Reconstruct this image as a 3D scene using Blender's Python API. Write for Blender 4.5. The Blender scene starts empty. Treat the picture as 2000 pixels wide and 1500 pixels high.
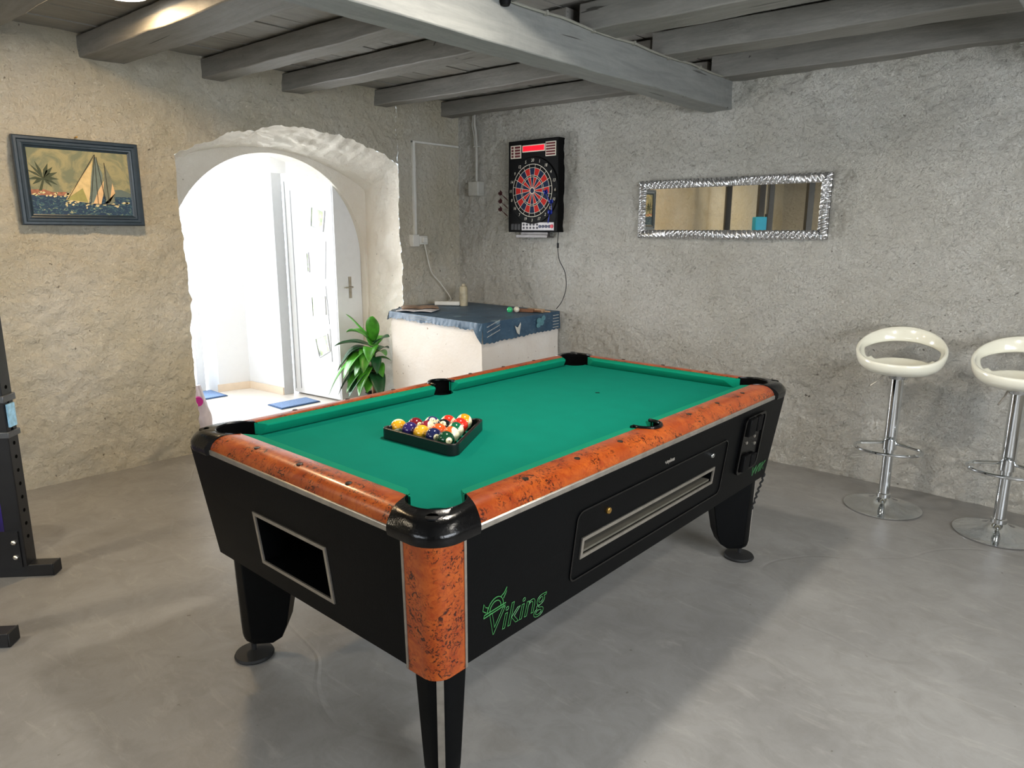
import bpy, bmesh, math, random
from mathutils import Vector, Matrix, noise
random.seed(7)
C = bpy.context.scene
COL = C.collection
PI = math.pi

# ------------------------------------------------------------------ camera, world, light, exposure
CAM_P = Vector((4.802, -4.6242, 1.5193))
F_PX, PITCH, ROLL, YAW = 1380.7, 0.2125, 0.004, -0.7308
fw = Vector((math.sin(YAW)*math.cos(PITCH), math.cos(YAW)*math.cos(PITCH), -math.sin(PITCH)))
rt = Vector((math.cos(YAW), -math.sin(YAW), 0.0)); up = rt.cross(fw)
r2 = rt*math.cos(ROLL) + up*math.sin(ROLL); u2 = -rt*math.sin(ROLL) + up*math.cos(ROLL)
cam_d = bpy.data.cameras.new('camera'); cam = bpy.data.objects.new('camera', cam_d); COL.objects.link(cam)
cam.matrix_world = Matrix(((r2.x, u2.x, -fw.x, CAM_P.x), (r2.y, u2.y, -fw.y, CAM_P.y), (r2.z, u2.z, -fw.z, CAM_P.z), (0, 0, 0, 1)))
cam_d.sensor_width = 36; cam_d.lens = F_PX/2000*36; cam_d.clip_start = 0.02
C.camera = cam
w = bpy.data.worlds.new('world'); C.world = w; w.use_nodes = True
w.node_tree.nodes['Background'].inputs[0].default_value = (0.75, 0.87, 1.0, 1)
w.node_tree.nodes['Background'].inputs[1].default_value = 3.0
C.view_settings.view_transform = 'Standard'; C.view_settings.look = 'None'
C.view_settings.exposure = 0.95; C.view_settings.gamma = 1.0
C.cycles.use_denoising = True; C.cycles.max_bounces = 7; C.cycles.diffuse_bounces = 4
C.cycles.sample_clamp_indirect = 6.0; C.cycles.caustics_reflective = False; C.cycles.caustics_refractive = False

def area(name, loc, aim, sx, sy, power, color, spread=PI):
    d = bpy.data.lights.new(name, 'AREA'); d.shape = 'RECTANGLE'; d.size = sx; d.size_y = sy
    d.energy = power; d.color = color; d.spread = spread
    o = bpy.data.objects.new(name, d); COL.objects.link(o); o.location = loc
    o.rotation_euler = Vector(aim).to_track_quat('-Z', 'Y').to_euler(); return o
# daylight through the glazed front door of the hallway and the side window of the room, plus two added fills
area('hallway_door_daylight', (-2.15, -2.12, 1.12), (1, 0.10, 0.02), 1.0, 2.0, 40, (0.96, 0.98, 1.0), math.radians(110))
area('hallway_fill', (-1.25, -1.75, 2.45), (0.12, 0.05, -1), 0.9, 1.2, 5, (1.0, 0.98, 0.95))  # unseen fill added under the closed hallway ceiling to brighten the white walls
area('side_window_daylight', (6.75, -3.3, 1.55), (-1, 0.05, -0.12), 2.6, 1.3, 62, (0.95, 0.97, 1.0))
area('rear_fill', (3.4, -7.8, 1.6), (0.0, 1, -0.05), 2.6, 1.3, 20, (1.0, 0.97, 0.92))  # fill light added behind the camera to lift the room

# ------------------------------------------------------------------ materials
def srgb(c):
    f = lambda v: (v/255)/12.92 if v/255 <= 0.04045 else (((v/255)+0.055)/1.055)**2.4
    return (f(c[0]), f(c[1]), f(c[2]), 1.0)
MATS = {}
def mat(name, col, rough=0.5, metal=0.0, spec=0.5, coat=0.0, emit=None, es=0.0, noise_amt=0.0, noise_scale=20, bump=0.0, bump_scale=200):
    if name in MATS: return MATS[name]
    m = bpy.data.materials.new(name); m.use_nodes = True; MATS[name] = m
    nt = m.node_tree; b = nt.nodes['Principled BSDF']; L = nt.links
    c = srgb(col)
    b.inputs['Base Color'].default_value = c; b.inputs['Roughness'].default_value = rough
    b.inputs['Metallic'].default_value = metal; b.inputs['Specular IOR Level'].default_value = spec
    b.inputs['Coat Weight'].default_value = coat; b.inputs['Coat Roughness'].default_value = 0.08
    if emit is not None:
        b.inputs['Emission Color'].default_value = srgb(emit); b.inputs['Emission Strength'].default_value = es
    tc = nt.nodes.new('ShaderNodeTexCoord')
    n = nt.nodes.new('ShaderNodeTexNoise'); n.inputs['Scale'].default_value = noise_scale; n.inputs['Detail'].default_value = 6
    L.new(tc.outputs['Object'], n.inputs['Vector'])
    if noise_amt > 0:
        r = nt.nodes.new('ShaderNodeValToRGB')
        r.color_ramp.elements[0].position = 0.3; r.color_ramp.elements[1].position = 0.7
        r.color_ramp.elements[0].color = tuple(v*(1-noise_amt) for v in c[:3]) + (1,)
        r.color_ramp.elements[1].color = tuple(min(1, v*(1+noise_amt)) for v in c[:3]) + (1,)
        L.new(n.outputs['Fac'], r.inputs['Fac']); L.new(r.outputs['Color'], b.inputs['Base Color'])
    if bump > 0:
        n2 = nt.nodes.new('ShaderNodeTexNoise'); n2.inputs['Scale'].default_value = bump_scale; n2.inputs['Detail'].default_value = 4
        L.new(tc.outputs['Object'], n2.inputs['Vector'])
        bp = nt.nodes.new('ShaderNodeBump'); bp.inputs['Strength'].default_value = bump; bp.inputs['Distance'].default_value = 0.003
        L.new(n2.outputs['Fac'], bp.inputs['Height']); L.new(bp.outputs['Normal'], b.inputs['Normal'])
    return m

class NT:
    """tiny node helper"""
    def __init__(s, name):
        s.m = bpy.data.materials.new(name); s.m.use_nodes = True; s.nt = s.m.node_tree
        s.b = s.nt.nodes['Principled BSDF']; s.tc = s.nt.nodes.new('ShaderNodeTexCoord'); MATS[name] = s.m
    def link(s, a, b): s.nt.links.new(a, b)
    def noise(s, scale, detail=6, rough=0.55, vec=None, dist=0.0):
        n = s.nt.nodes.new('ShaderNodeTexNoise'); n.inputs['Scale'].default_value = scale; n.inputs['Detail'].default_value = detail
        n.inputs['Roughness'].default_value = rough; n.inputs['Distortion'].default_value = dist
        s.link(vec or s.tc.outputs['Object'], n.inputs['Vector']); return n.outputs['Fac']
    def voro(s, scale, feature='F1', vec=None, rnd=1.0):
        n = s.nt.nodes.new('ShaderNodeTexVoronoi'); n.feature = feature; n.inputs['Scale'].default_value = scale
        n.inputs['Randomness'].default_value = rnd
        s.link(vec or s.tc.outputs['Object'], n.inputs['Vector']); return n.outputs['Distance']
    def ramp(s, fac, stops, interp='LINEAR'):
        r = s.nt.nodes.new('ShaderNodeValToRGB'); cr = r.color_ramp; cr.interpolation = interp
        while len(cr.elements) < len(stops): cr.elements.new(0.5)
        for e, (p, c) in zip(cr.elements, stops):
            e.position = p; e.color = c if len(c) == 4 else tuple(c)+(1,)
        s.link(fac, r.inputs['Fac']); return r.outputs['Color']
    def mix(s, fac, a, b, mode='MIX'):
        n = s.nt.nodes.new('ShaderNodeMix'); n.data_type = 'RGBA'; n.blend_type = mode
        for v, i in ((fac, 0), (a, 6), (b, 7)):
            if hasattr(v, 'links'): s.link(v, n.inputs[i])
            else: n.inputs[i].default_value = v
        return n.outputs[2]
    def math(s, op, a, b=0.0):
        n = s.nt.nodes.new('ShaderNodeMath'); n.operation = op
        for v, i in ((a, 0), (b, 1)):
            if hasattr(v, 'links'): s.link(v, n.inputs[i])
            else: n.inputs[i].default_value = v
        return n.outputs[0]
    def mapping(s, scale=(1, 1, 1), rot=(0, 0, 0), loc=(0, 0, 0)):
        n = s.nt.nodes.new('ShaderNodeMapping'); n.inputs['Scale'].default_value = scale; n.inputs['Rotation'].default_value = rot
        n.inputs['Location'].default_value = loc
        s.link(s.tc.outputs['Object'], n.inputs['Vector']); return n.outputs['Vector']
    def bump(s, h, strength=0.5, dist=0.01, prev=None):
        n = s.nt.nodes.new('ShaderNodeBump'); n.inputs['Strength'].default_value = strength; n.inputs['Distance'].default_value = dist
        s.link(h, n.inputs['Height'])
        if prev: s.link(prev, n.inputs['Normal'])
        return n.outputs['Normal']
BW = ((0, 0, 0, 1), (1, 1, 1, 1))

def plaster(name, base, stain, dark, rough_bump=1.0):
    k = NT(name)
    c = k.mix(k.ramp(k.noise(1.3, 5), [(0.35, BW[0]), (0.68, BW[1])]), srgb(base), srgb(stain))
    c = k.mix(k.ramp(k.noise(9, 8, 0.7), [(0.45, BW[0]), (0.8, (0.55,)*3)]), c, srgb(stain))
    pit_shade = k.ramp(k.noise(30, 4, 0.6), [(0.27, (0.8,)*3), (0.315, BW[0])])  # shade of small cavities painted into the colour as dark spots
    c = k.mix(pit_shade, c, srgb(dark))
    k.link(c, k.b.inputs['Base Color']); k.b.inputs['Roughness'].default_value = 0.85; k.b.inputs['Specular IOR Level'].default_value = 0.2
    h1 = k.noise(21, 10, 0.72); h2 = k.math('MULTIPLY', k.voro(34, 'SMOOTH_F1'), k.noise(8, 4))
    n = k.bump(h1, min(1, 0.85*rough_bump), 0.055*rough_bump); n = k.bump(h2, min(1, 0.75*rough_bump), 0.018*rough_bump, n)
    k.link(n, k.b.inputs['Normal']); return k.m
M_WALL_L = plaster('plaster_cream', (232, 226, 211), (216, 205, 178), (96, 84, 66), 1.1)
M_WALL_B = plaster('plaster_white', (234, 231, 222), (214, 209, 196), (90, 82, 70), 1.35)
M_WALL_N = plaster('plaster_smooth', (236, 231, 220), (222, 212, 196), (120, 105, 90), 0.6)
M_BLOCK = plaster('plaster_block', (238, 235, 230), (228, 219, 208), (150, 130, 110), 0.3)

def concrete():
    k = NT('painted_concrete')
    c = k.mix(k.ramp(k.noise(1.1, 6, 0.6), [(0.3, BW[0]), (0.7, BW[1])]), srgb((122, 120, 117)), srgb((143, 141, 137)))
    c = k.mix(k.ramp(k.noise(7, 9, 0.72, dist=0.8), [(0.42, BW[0]), (0.75, (0.6,)*3)]), c, srgb((106, 103, 98)))
    v = k.mapping((1.0, 3.5, 1.0), (0, 0, 0.5))
    c = k.mix(k.ramp(k.noise(4, 9, 0.7, vec=v, dist=1.2), [(0.55, BW[0]), (0.72, (0.35,)*3)]), c, srgb((170, 166, 158)))
    c = k.mix(k.ramp(k.noise(26, 3, 0.5), [(0.24, (0.7,)*3), (0.275, BW[0])]), c, srgb((80, 74, 66)))
    k.link(c, k.b.inputs['Base Color'])
    r = k.ramp(k.noise(3.0, 6), [(0.3, (0.36,)*3), (0.7, (0.5,)*3)]); k.link(r, k.b.inputs['Roughness'])
    k.b.inputs['Specular IOR Level'].default_value = 0.45
    crk = k.ramp(k.math('ABSOLUTE', k.math('SUBTRACT', k.noise(0.42, 3, 0.45), 0.5)), [(0.0, BW[0]), (0.0035, BW[1])])
    n = k.bump(k.noise(2.6, 5, 0.5), 0.25, 0.03); n = k.bump(crk, 0.3, 0.004, n); n = k.bump(k.noise(30, 7, 0.65), 0.16, 0.006, n)
    k.link(n, k.b.inputs['Normal']); return k.m
M_FLOOR = concrete()

def painted_wood(name, a, b, dark, axis):
    k = NT(name)
    sc = [6, 6, 6]; sc[axis] = 0.6
    v = k.mapping(tuple(sc))
    g = k.noise(4, 9, 0.7, vec=v, dist=0.5)
    c = k.mix(k.ramp(g, [(0.35, BW[0]), (0.65, BW[1])]), srgb(a), srgb(b))
    v2 = k.mapping(tuple(7 if i != axis else 0.35 for i in range(3)), loc=(3, 1, 2))
    crack = k.ramp(k.noise(3.2, 3, 0.5, vec=v2, dist=0.3), [(0.285, (0.8,)*3), (0.3, BW[0])])
    c = k.mix(crack, c, srgb(dark))
    kn = k.ramp(k.noise(11, 3, 0.5), [(0.23, (0.8,)*3), (0.26, BW[0])]); c = k.mix(kn, c, srgb(dark))
    k.link(c, k.b.inputs['Base Color']); k.b.inputs['Roughness'].default_value = 0.6; k.b.inputs['Specular IOR Level'].default_value = 0.3
    n = k.bump(g, 0.35, 0.008); n = k.bump(k.noise(5, 4), 0.4, 0.03, n); k.link(n, k.b.inputs['Normal']); return k.m
M_JOIST = painted_wood('grey_painted_joist', (116, 114, 109), (136, 133, 127), (36, 33, 29), 0)
M_BEAM = painted_wood('grey_painted_beam', (118, 119, 117), (136, 137, 133), (46, 43, 38), 1)
def board_mat():
    k = NT('grey_ceiling_boards')
    g = k.noise(4, 9, 0.7, vec=k.mapping((6, 0.8, 6)))
    c = k.mix(k.ramp(g, [(0.3, BW[0]), (0.7, BW[1])]), srgb((126, 124, 119)), srgb((152, 149, 142)))
    c = k.mix(k.ramp(k.noise(3, 5), [(0.5, BW[0]), (0.75, (0.6,)*3)]), c, srgb((128, 116, 100)))
    k.link(c, k.b.inputs['Base Color']); k.b.inputs['Roughness'].default_value = 0.7
    k.link(k.bump(g, 0.3, 0.006), k.b.inputs['Normal']); return k.m
M_BOARD = board_mat()

def burl():
    k = NT('burl_wood')
    c = k.mix(k.ramp(k.noise(9, 7, 0.65, dist=1.2), [(0.3, BW[0]), (0.7, BW[1])]), srgb((132, 52, 13)), srgb((172, 86, 30)))
    sw = k.noise(26, 8, 0.75, dist=2.5)
    c = k.mix(k.ramp(sw, [(0.46, BW[0]), (0.62, (0.75,)*3)]), c, srgb((128, 42, 10)))
    clus = k.ramp(k.noise(13, 3, 0.5), [(0.46, BW[0]), (0.54, BW[1])])
    eyes = k.ramp(k.noise(62, 6, 0.65, dist=1.8), [(0.42, BW[1]), (0.48, BW[0])])
    c = k.mix(k.math('MULTIPLY', clus, eyes), c, srgb((50, 16, 6)))
    k.link(c, k.b.inputs['Base Color']); k.b.inputs['Roughness'].default_value = 0.33
    k.b.inputs['Coat Weight'].default_value = 0.3; k.b.inputs['Coat Roughness'].default_value = 0.15; k.b.inputs['Specular IOR Level'].default_value = 0.3
    return k.m
M_BURL = burl()
M_CLOTH = mat('green_baize', (0, 112, 94), 0.95, spec=0.1, noise_amt=0.04, noise_scale=12, bump=0.25, bump_scale=900)
M_CUSH = mat('green_cushion_cloth', (0, 117, 90), 0.9, spec=0.12, noise_amt=0.04, noise_scale=15, bump=0.2, bump_scale=900)
M_BLACKLAM = mat('black_laminate', (3, 4, 5), 0.45, spec=0.11, noise_amt=0.2, noise_scale=6, bump=0.15, bump_scale=300)
M_BLACKPL = mat('black_plastic', (5, 5, 6), 0.2, spec=0.35, noise_amt=0.15, noise_scale=9, bump=0.25, bump_scale=160)
M_BLACKMATT = mat('black_matt', (7, 7, 8), 0.6, spec=0.14, noise_amt=0.2, noise_scale=9)
M_VOID = mat('pocket_black', (4, 4, 4), 0.9, spec=0.05, noise_amt=0.2)
M_SILVER = mat('brushed_silver_trim', (176, 170, 160), 0.38, metal=0.85, noise_amt=0.15, noise_scale=30)
M_CHROME = mat('chrome', (225, 228, 230), 0.06, metal=1.0, noise_amt=0.03, noise_scale=5)
M_BRASS = mat('brass', (190, 150, 80), 0.3, metal=0.9, noise_amt=0.1)
M_GREENPAINT = mat('green_lettering', (62, 132, 72), 0.5, noise_amt=0.1)
M_SEAT = mat('cream_glossy_plastic', (226, 223, 206), 0.16, coat=0.5, noise_amt=0.02, noise_scale=4)
M_SILVERFR = mat('silver_carved_frame', (205, 205, 206), 0.25, metal=0.9, noise_amt=0.12, noise_scale=60)
M_MIRROR = mat('mirror_silvering', (222, 218, 206), 0.015, metal=1.0, noise_amt=0.01, noise_scale=1)
M_WHITEPL = mat('white_plastic', (214, 212, 204), 0.4, noise_amt=0.05)
M_GREYPL = mat('grey_plastic_box', (176, 174, 166), 0.5, noise_amt=0.06)
M_DOORW = mat('white_door_paint', (228, 229, 230), 0.35, noise_amt=0.02)
M_GROOVE = mat('grey_groove', (150, 152, 156), 0.5, noise_amt=0.05)
M_WHITEWALL = mat('white_hall_wall', (226, 227, 228), 0.8, noise_amt=0.01)
M_HALLTILE = mat('pale_hall_tile', (226, 220, 212), 0.35, noise_amt=0.02)
M_SKIRT = mat('beige_tile_skirting', (226, 208, 186), 0.4, noise_amt=0.03)
M_STEEL = mat('black_powder_coated_steel', (20, 20, 22), 0.35, spec=0.5, bump=0.2, bump_scale=500, noise_amt=0.15)
M_RUBBER = mat('black_rubber', (16, 16, 16), 0.7, noise_amt=0.15)

# ------------------------------------------------------------------ mesh helpers
class MB:
    def __init__(s): s.v = []; s.f = []; s.mi = []; s.cur = 0
    def add(s, vs, fs):
        o = len(s.v); s.v += [tuple(v) for v in vs]; s.f += [tuple(i+o for i in f) for f in fs]; s.mi += [s.cur]*len(fs); return s
    def box(s, x0, x1, y0, y1, z0, z1):
        return s.add([(x0, y0, z0), (x1, y0, z0), (x1, y1, z0), (x0, y1, z0), (x0, y0, z1), (x1, y0, z1), (x1, y1, z1), (x0, y1, z1)],
                     [(0, 3, 2, 1), (4, 5, 6, 7), (0, 1, 5, 4), (1, 2, 6, 5), (2, 3, 7, 6), (3, 0, 4, 7)])
    def rings(s, rings, cap0=True, cap1=True, closed=True):
        n = len(rings[0]); vs = [p for r in rings for p in r]; fs = []
        for i in range(len(rings)-1):
            for j in range(n if closed else n-1):
                k = (j+1) % n; fs.append((i*n+j, i*n+k, (i+1)*n+k, (i+1)*n+j))
        if cap0: fs.append(tuple(reversed(range(n))))
        if cap1: fs.append(tuple((len(rings)-1)*n+j for j in range(n)))
        return s.add(vs, fs)
    def prism(s, poly, z0, z1):
        return s.rings([[(x, y, z0) for x, y in poly], [(x, y, z1) for x, y in poly]])
    def lathe(s, prof, cx=0, cy=0, n=32, cap=True):
        rings = [[(cx+r*math.cos(2*PI*j/n), cy+r*math.sin(2*PI*j/n), z) for j in range(n)] for r, z in prof]
        return s.rings(rings, cap, cap)
    def tube(s, pts, r, n=10, closed=False):
        pts = [Vector(p) for p in pts]; rings = []; N = len(pts)
        prev = None
        for i, p in enumerate(pts):
            if closed: t = pts[(i+1) % N]-pts[i-1]
            else: t = pts[min(i+1, N-1)]-pts[max(i-1, 0)]
            t = t.normalized() if t.length > 1e-9 else Vector((0, 0, 1))
            if prev is None: a = t.orthogonal().normalized()
            else: a = (prev-t*prev.dot(t)).normalized()
            prev = a; b = t.cross(a); rr = r[i] if isinstance(r, (list, tuple)) else r
            rings.append([p+(a*math.cos(2*PI*j/n)+b*math.sin(2*PI*j/n))*rr for j in range(n)])
        if closed: rings.append(rings[0])
        return s.rings(rings, not closed, not closed)
    def sphere(s, c, r, nu=24, nv=14):
        rings = []
        for i in range(1, nv):
            a = PI*i/nv; rings.append([(c[0]+r*math.sin(a)*math.cos(2*PI*j/nu), c[1]+r*math.sin(a)*math.sin(2*PI*j/nu), c[2]-r*math.cos(a)) for j in range(nu)])
        o = len(s.v); s.rings(rings, False, False)
        b = len(s.v); s.v += [(c[0], c[1], c[2]-r), (c[0], c[1], c[2]+r)]
        for j in range(nu):
            k = (j+1) % nu
            s.f += [(b, o+k, o+j), (b+1, o+(nv-2)*nu+j, o+(nv-2)*nu+k)]; s.mi += [s.cur]*2
        return s
    def grid(s, fn, nu, nv):
        vs = [fn(i/nu, j/nv) for i in range(nu+1) for j in range(nv+1)]
        return s.add(vs, [(i*(nv+1)+j, (i+1)*(nv+1)+j, (i+1)*(nv+1)+j+1, i*(nv+1)+j+1) for i in range(nu) for j in range(nv)])
    def map(s, fn): s.v = [tuple(fn(*v)) for v in s.v]; return s
def build(name, mb, mats, parent=None, angle=35, loc=None, fixn=True, bevel=0, solid=0, sub=0, rot=None):
    me = bpy.data.meshes.new(name)
    me.from_pydata(mb.v, [], mb.f)
    for m in (mats if isinstance(mats, (list, tuple)) else [mats]): me.materials.append(m)
    for p, i in zip(me.polygons, mb.mi): p.material_index = i; p.use_smooth = True
    if fixn:
        bm = bmesh.new(); bm.from_mesh(me); bmesh.ops.recalc_face_normals(bm, faces=bm.faces[:]); bm.to_mesh(me); bm.free()
    me.set_sharp_from_angle(angle=math.radians(angle)); me.update()
    o = bpy.data.objects.new(name, me); COL.objects.link(o)
    if parent: o.parent = parent
    if loc: o.location = loc
    if rot: o.rotation_euler = rot
    if solid: md = o.modifiers.new('solid', 'SOLIDIFY'); md.thickness = solid; md.offset = 0
    if bevel: md = o.modifiers.new('bevel', 'BEVEL'); md.width = bevel; md.segments = 2; md.limit_method = 'ANGLE'; md.angle_limit = math.radians(40)
    if sub: md = o.modifiers.new('sub', 'SUBSURF'); md.levels = sub; md.render_levels = sub
    return o
def tag(o, label, cat, group=None, kind=None):
    o['label'] = label; o['category'] = cat
    if group: o['group'] = group
    if kind: o['kind'] = kind
    return o
def struct(o): o['kind'] = 'structure'; return o
def thing(name, loc, label, cat, rz=0, group=None):
    o = bpy.data.objects.new(name, None); COL.objects.link(o); o.location = loc; o.rotation_euler = (0, 0, rz); o.empty_display_size = 0.1
    return tag(o, label, cat, group)
def cut(o, cutters):
    for mb in cutters:
        c = build('cutter', mb, M_VOID, o.parent)
        md = o.modifiers.new('cut', 'BOOLEAN'); md.object = c; md.operation = 'DIFFERENCE'; md.solver = 'EXACT'
        bpy.context.view_layer.update()
        dg = bpy.context.evaluated_depsgraph_get(); me = bpy.data.meshes.new_from_object(o.evaluated_get(dg))
        o.modifiers.clear(); o.data = me; cm = c.data; bpy.data.objects.remove(c); bpy.data.meshes.remove(cm)
    for p in o.data.polygons: p.use_smooth = True
    o.data.set_sharp_from_angle(angle=math.radians(30))
def rrect(hx, hy, r, n=6, cx=0, cy=0):
    pts = []
    for sx, sy, a0 in ((1, 1, 0), (-1, 1, 90), (-1, -1, 180), (1, -1, 270)):
        for i in range(n+1):
            a = math.radians(a0+90*i/n); pts.append((cx+sx*(hx-r)+r*math.cos(a), cy+sy*(hy-r)+r*math.sin(a)))
    return pts
def text_mesh(txt, size, outline=0.0, shear=0.0, extrude=0.0004):
    """flat lettering as mesh data in its own xy plane; outline>0 gives hollow letters"""
    cu = bpy.data.curves.new('lettering', 'FONT'); cu.body = txt; cu.size = size; cu.shear = shear; cu.resolution_u = 3
    cu.align_x = 'CENTER'; cu.align_y = 'CENTER'
    if outline: cu.fill_mode = 'NONE'; cu.bevel_depth = outline; cu.bevel_resolution = 0; cu.extrude = 0
    else: cu.extrude = extrude
    o = bpy.data.objects.new('lettering', cu); COL.objects.link(o); bpy.context.view_layer.update()
    me = bpy.data.meshes.new_from_object(o.evaluated_get(bpy.context.evaluated_depsgraph_get()))
    v = [tuple(x.co) for x in me.vertices]; f = [tuple(p.vertices) for p in me.polygons]
    bpy.data.objects.remove(o); bpy.data.curves.remove(cu); bpy.data.meshes.remove(me)
    return v, f
def nz(P, scale, seed=0.0, octv=4):
    return noise.fractal(Vector(P)*scale+Vector((seed, seed*1.7, seed*0.3)), 0.9, 2.1, octv)

# ------------------------------------------------------------------ the room shell
CEIL = 2.62
Y_REAR, X_RIGHT = -7.6, 6.6
def wd(y, z, k=1.0, seed=3.0):
    P = (0.0, y, z)
    d = 0.020*nz(P, 1.5, seed, 3) + 0.013*nz(P, 6, seed+5, 4) + 0.007*nz(P, 20, seed+9, 3)
    return d*k
YL, YR = -2.53, -0.70
def yl(z): return YL + (0.025*nz((0, 0, z), 3.5, 11, 4)+0.012*nz((0, 0, z), 17, 12, 3))*min(1, max(0, (1.75-z)/0.3)) - 0.04*max(0, 0.3-z)
def yr(z): return YR + (0.02*nz((0, 1, z), 3.0, 15, 3)+0.014*nz((0, 1, z), 15, 16, 3))*min(1, max(0, (1.75-z)/0.3)) + (0.02 if z > 1.6 else 0)*0
def top_z(y):
    t = (y-YL)/(YR-YL)
    base = 1.97 + 0.27*math.sin(PI*min(1, max(0, t*0.92+0.02)))**0.85 + 0.035*t
    return base + 0.016*nz((y, 0, 0), 6, 21, 3) + 0.016*nz((y, 0, 0), 19, 22, 3)
def wall_left():
    mb = MB(); NZ = 120
    def disp(y, z):
        e = min(1, max(0, -y/0.08))
        d = wd(y, z, 1.0)*e
        # keep the plaster edge of the opening calm
        return d
    zt = top_z(YL)
    def left(i, j):
        z = -0.03+j*2.69; y = Y_REAR + (yl(z)-Y_REAR)*i
        return (disp(y, z), y, z)
    def right(i, j):
        z = -0.03+j*2.69; y = yr(z) + (0-yr(z))*i
        return (disp(y, z), y, z)
    def seg(fn, y0, y1, z0f, z1, nu, nv):
        mb.grid(lambda a, b: fn(a, b), nu, nv)
    # left block, finer close to the opening
    mb.grid(lambda a, b: left(1-(1-a)**1.0, b), 300, 150)
    mb.grid(right, 44, 150)
    def top(a, b):
        y = yl(1.9)+(yr(1.9)-yl(1.9))*a; z0 = top_z(y); z = z0+(2.66-z0)*b
        return (disp(y, z), y, z)
    mb.grid(top, 110, 44)
    o = build('wall_left', mb, M_WALL_L, angle=180, fixn=False); return struct(o)
wall_left()
# arched recess and tunnel: a strip that follows the outline of the opening
def recess():
    N = 260
    def outer(t):      # outline on the wall face; t 0..1 left foot -> top -> right foot
        if t < 0.32: z = 0.0+(top_z(YL))*(t/0.32); return (yl(z), z)
        if t > 0.68: z = top_z(YR)*(1-(t-0.68)/0.32); return (yr(z), z)
        y = yl(1.9)+(yr(1.9)-yl(1.9))*(t-0.32)/0.36; return (y, top_z(y))
    def inner(t):      # outline at the back of the recess
        yl2, yr2 = -2.50, -0.695
        if t < 0.32: return (yl2, 1.93*(t/0.32))
        if t > 0.68: return (yr2, 1.86*(1-(t-0.68)/0.32))
        s = (t-0.32)/0.36; y = yl2+(yr2-yl2)*s
        return (y, 1.93-0.07*s+0.25*max(0.0, math.sin(PI*s))**0.75)
    cy, cz, R = -1.58, 1.25, 0.862
    def arch(t):
        if t < 0.25: return (cy-R, cz*(t/0.25))
        if t > 0.75: return (cy+R, cz*(1-(t-0.75)/0.25))
        a = PI*(1-(t-0.25)/0.5); return (cy+R*math.cos(a), cz+R*math.sin(a))
    D1, D2 = -0.47, -0.68
    mb = MB(); M = 22
    def soft(a, b):
        t = a; y0, z0 = outer(t); y1, z1 = inner(t); s = b
        y = y0+(y1-y0)*s; z = z0+(z1-z0)*s; x = D1*s
        n = 0.026*nz((x, y, z), 5, 31, 4)+0.016*nz((x, y, z), 16, 33, 3)
        e = max(0.0, math.sin(PI*min(1, s)))**0.5 if s < 1 else 0
        x0 = wd(y0, z0)*(1-s)
        # radial push
        ang = math.atan2(z-1.2, y+1.6); e2 = min(1, (z/0.1))
        return (x+x0, y+n*e*math.cos(ang), max(0, z+n*e*math.sin(ang)*e2))
    mb.grid(soft, N, M)
    rough = build('wall_arch_recess', mb, M_WALL_N, angle=180, fixn=False); struct(rough)
    mb = MB()
    def face(a, b):
        y0, z0 = inner(a); y1, z1 = arch(a)
        y = y0+(y1-y0)*b; z = z0+(z1-z0)*b
        return (D1+0.006*nz((0, y, z), 4, 41, 3)*(1 if 0 < b < 1 else 0), y, z)
    mb.grid(face, N, 10)
    mb.grid(lambda a, b: (D1+(D2-D1)*b, arch(a)[0], arch(a)[1]), N, 3)
    # back face towards the hall
    def back(a, b):
        y1, z1 = arch(a)
        ey = -3.2 if a < 0.33 else (-0.45 if a > 0.67 else -3.2+2.75*(a-0.33)/0.34); ez = z1*1.0
        if a < 0.33: e = (-3.2, 2.62*(a/0.33))
        elif a > 0.67: e = (-0.45, 2.62*(1-(a-0.67)/0.33))
        else: e = (ey, 2.62)
        return (D2, y1+(e[0]-y1)*b, z1+(e[1]-z1)*b)
    mb.grid(back, N, 4)
    struct(build('wall_arch', mb, M_WALL_N, angle=50, fixn=False))
recess()
def wall_back():
    mb = MB()
    def f(a, b):
        x = a*X_RIGHT; z = -0.03+b*2.69; e = min(1, x/0.06)
        P = (x, 0.0, z)
        d = 0.020*nz(P, 1.4, 51, 3)+0.013*nz(P, 6.5, 53, 4)+0.011*nz(P, 21, 55, 3)
        return (x, -d*e, z)
    mb.grid(f, 520, 210)
    struct(build('wall_back', mb, M_WALL_B, angle=180, fixn=False))
wall_back()
def plain_wall(name, pts_box, m, holes=()):
    o = build(name, MB().box(*pts_box), m); 
    if holes: cut(o, [MB().box(*h) for h in holes])
    return struct(o)
plain_wall('wall_right', (X_RIGHT, X_RIGHT+0.25, Y_REAR, 0.1, 0, CEIL), M_WALL_B, [(X_RIGHT-0.1, X_RIGHT+0.4, -4.6, -2.0, 0.9, 2.2)])
plain_wall('wall_rear', (-0.1, X_RIGHT+0.25, Y_REAR-0.25, Y_REAR, 0, CEIL), M_WALL_B, [(2.1, 4.7, Y_REAR-0.4, Y_REAR+0.1, 0.95, 2.25)])
def window(name, cx, cy, cz, w_, h_, along):
    mb = MB(); f = 0.06
    for a, b, c, d in ((-w_/2, w_/2, -h_/2, -h_/2+f), (-w_/2, w_/2, h_/2-f, h_/2), (-w_/2, -w_/2+f, -h_/2, h_/2), (w_/2-f, w_/2, -h_/2, h_/2), (-f/2, f/2, -h_/2, h_/2)):
        if along == 'y': mb.box(cx-0.03, cx+0.03, cy+a, cy+b, cz+c, cz+d)
        else: mb.box(cx+a, cx+b, cy-0.03, cy+0.03, cz+c, cz+d)
    struct(build(name, mb, M_DOORW, bevel=0.004))
window('window_1', X_RIGHT+0.1, -3.3, 1.55, 2.6, 1.3, 'y')
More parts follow.
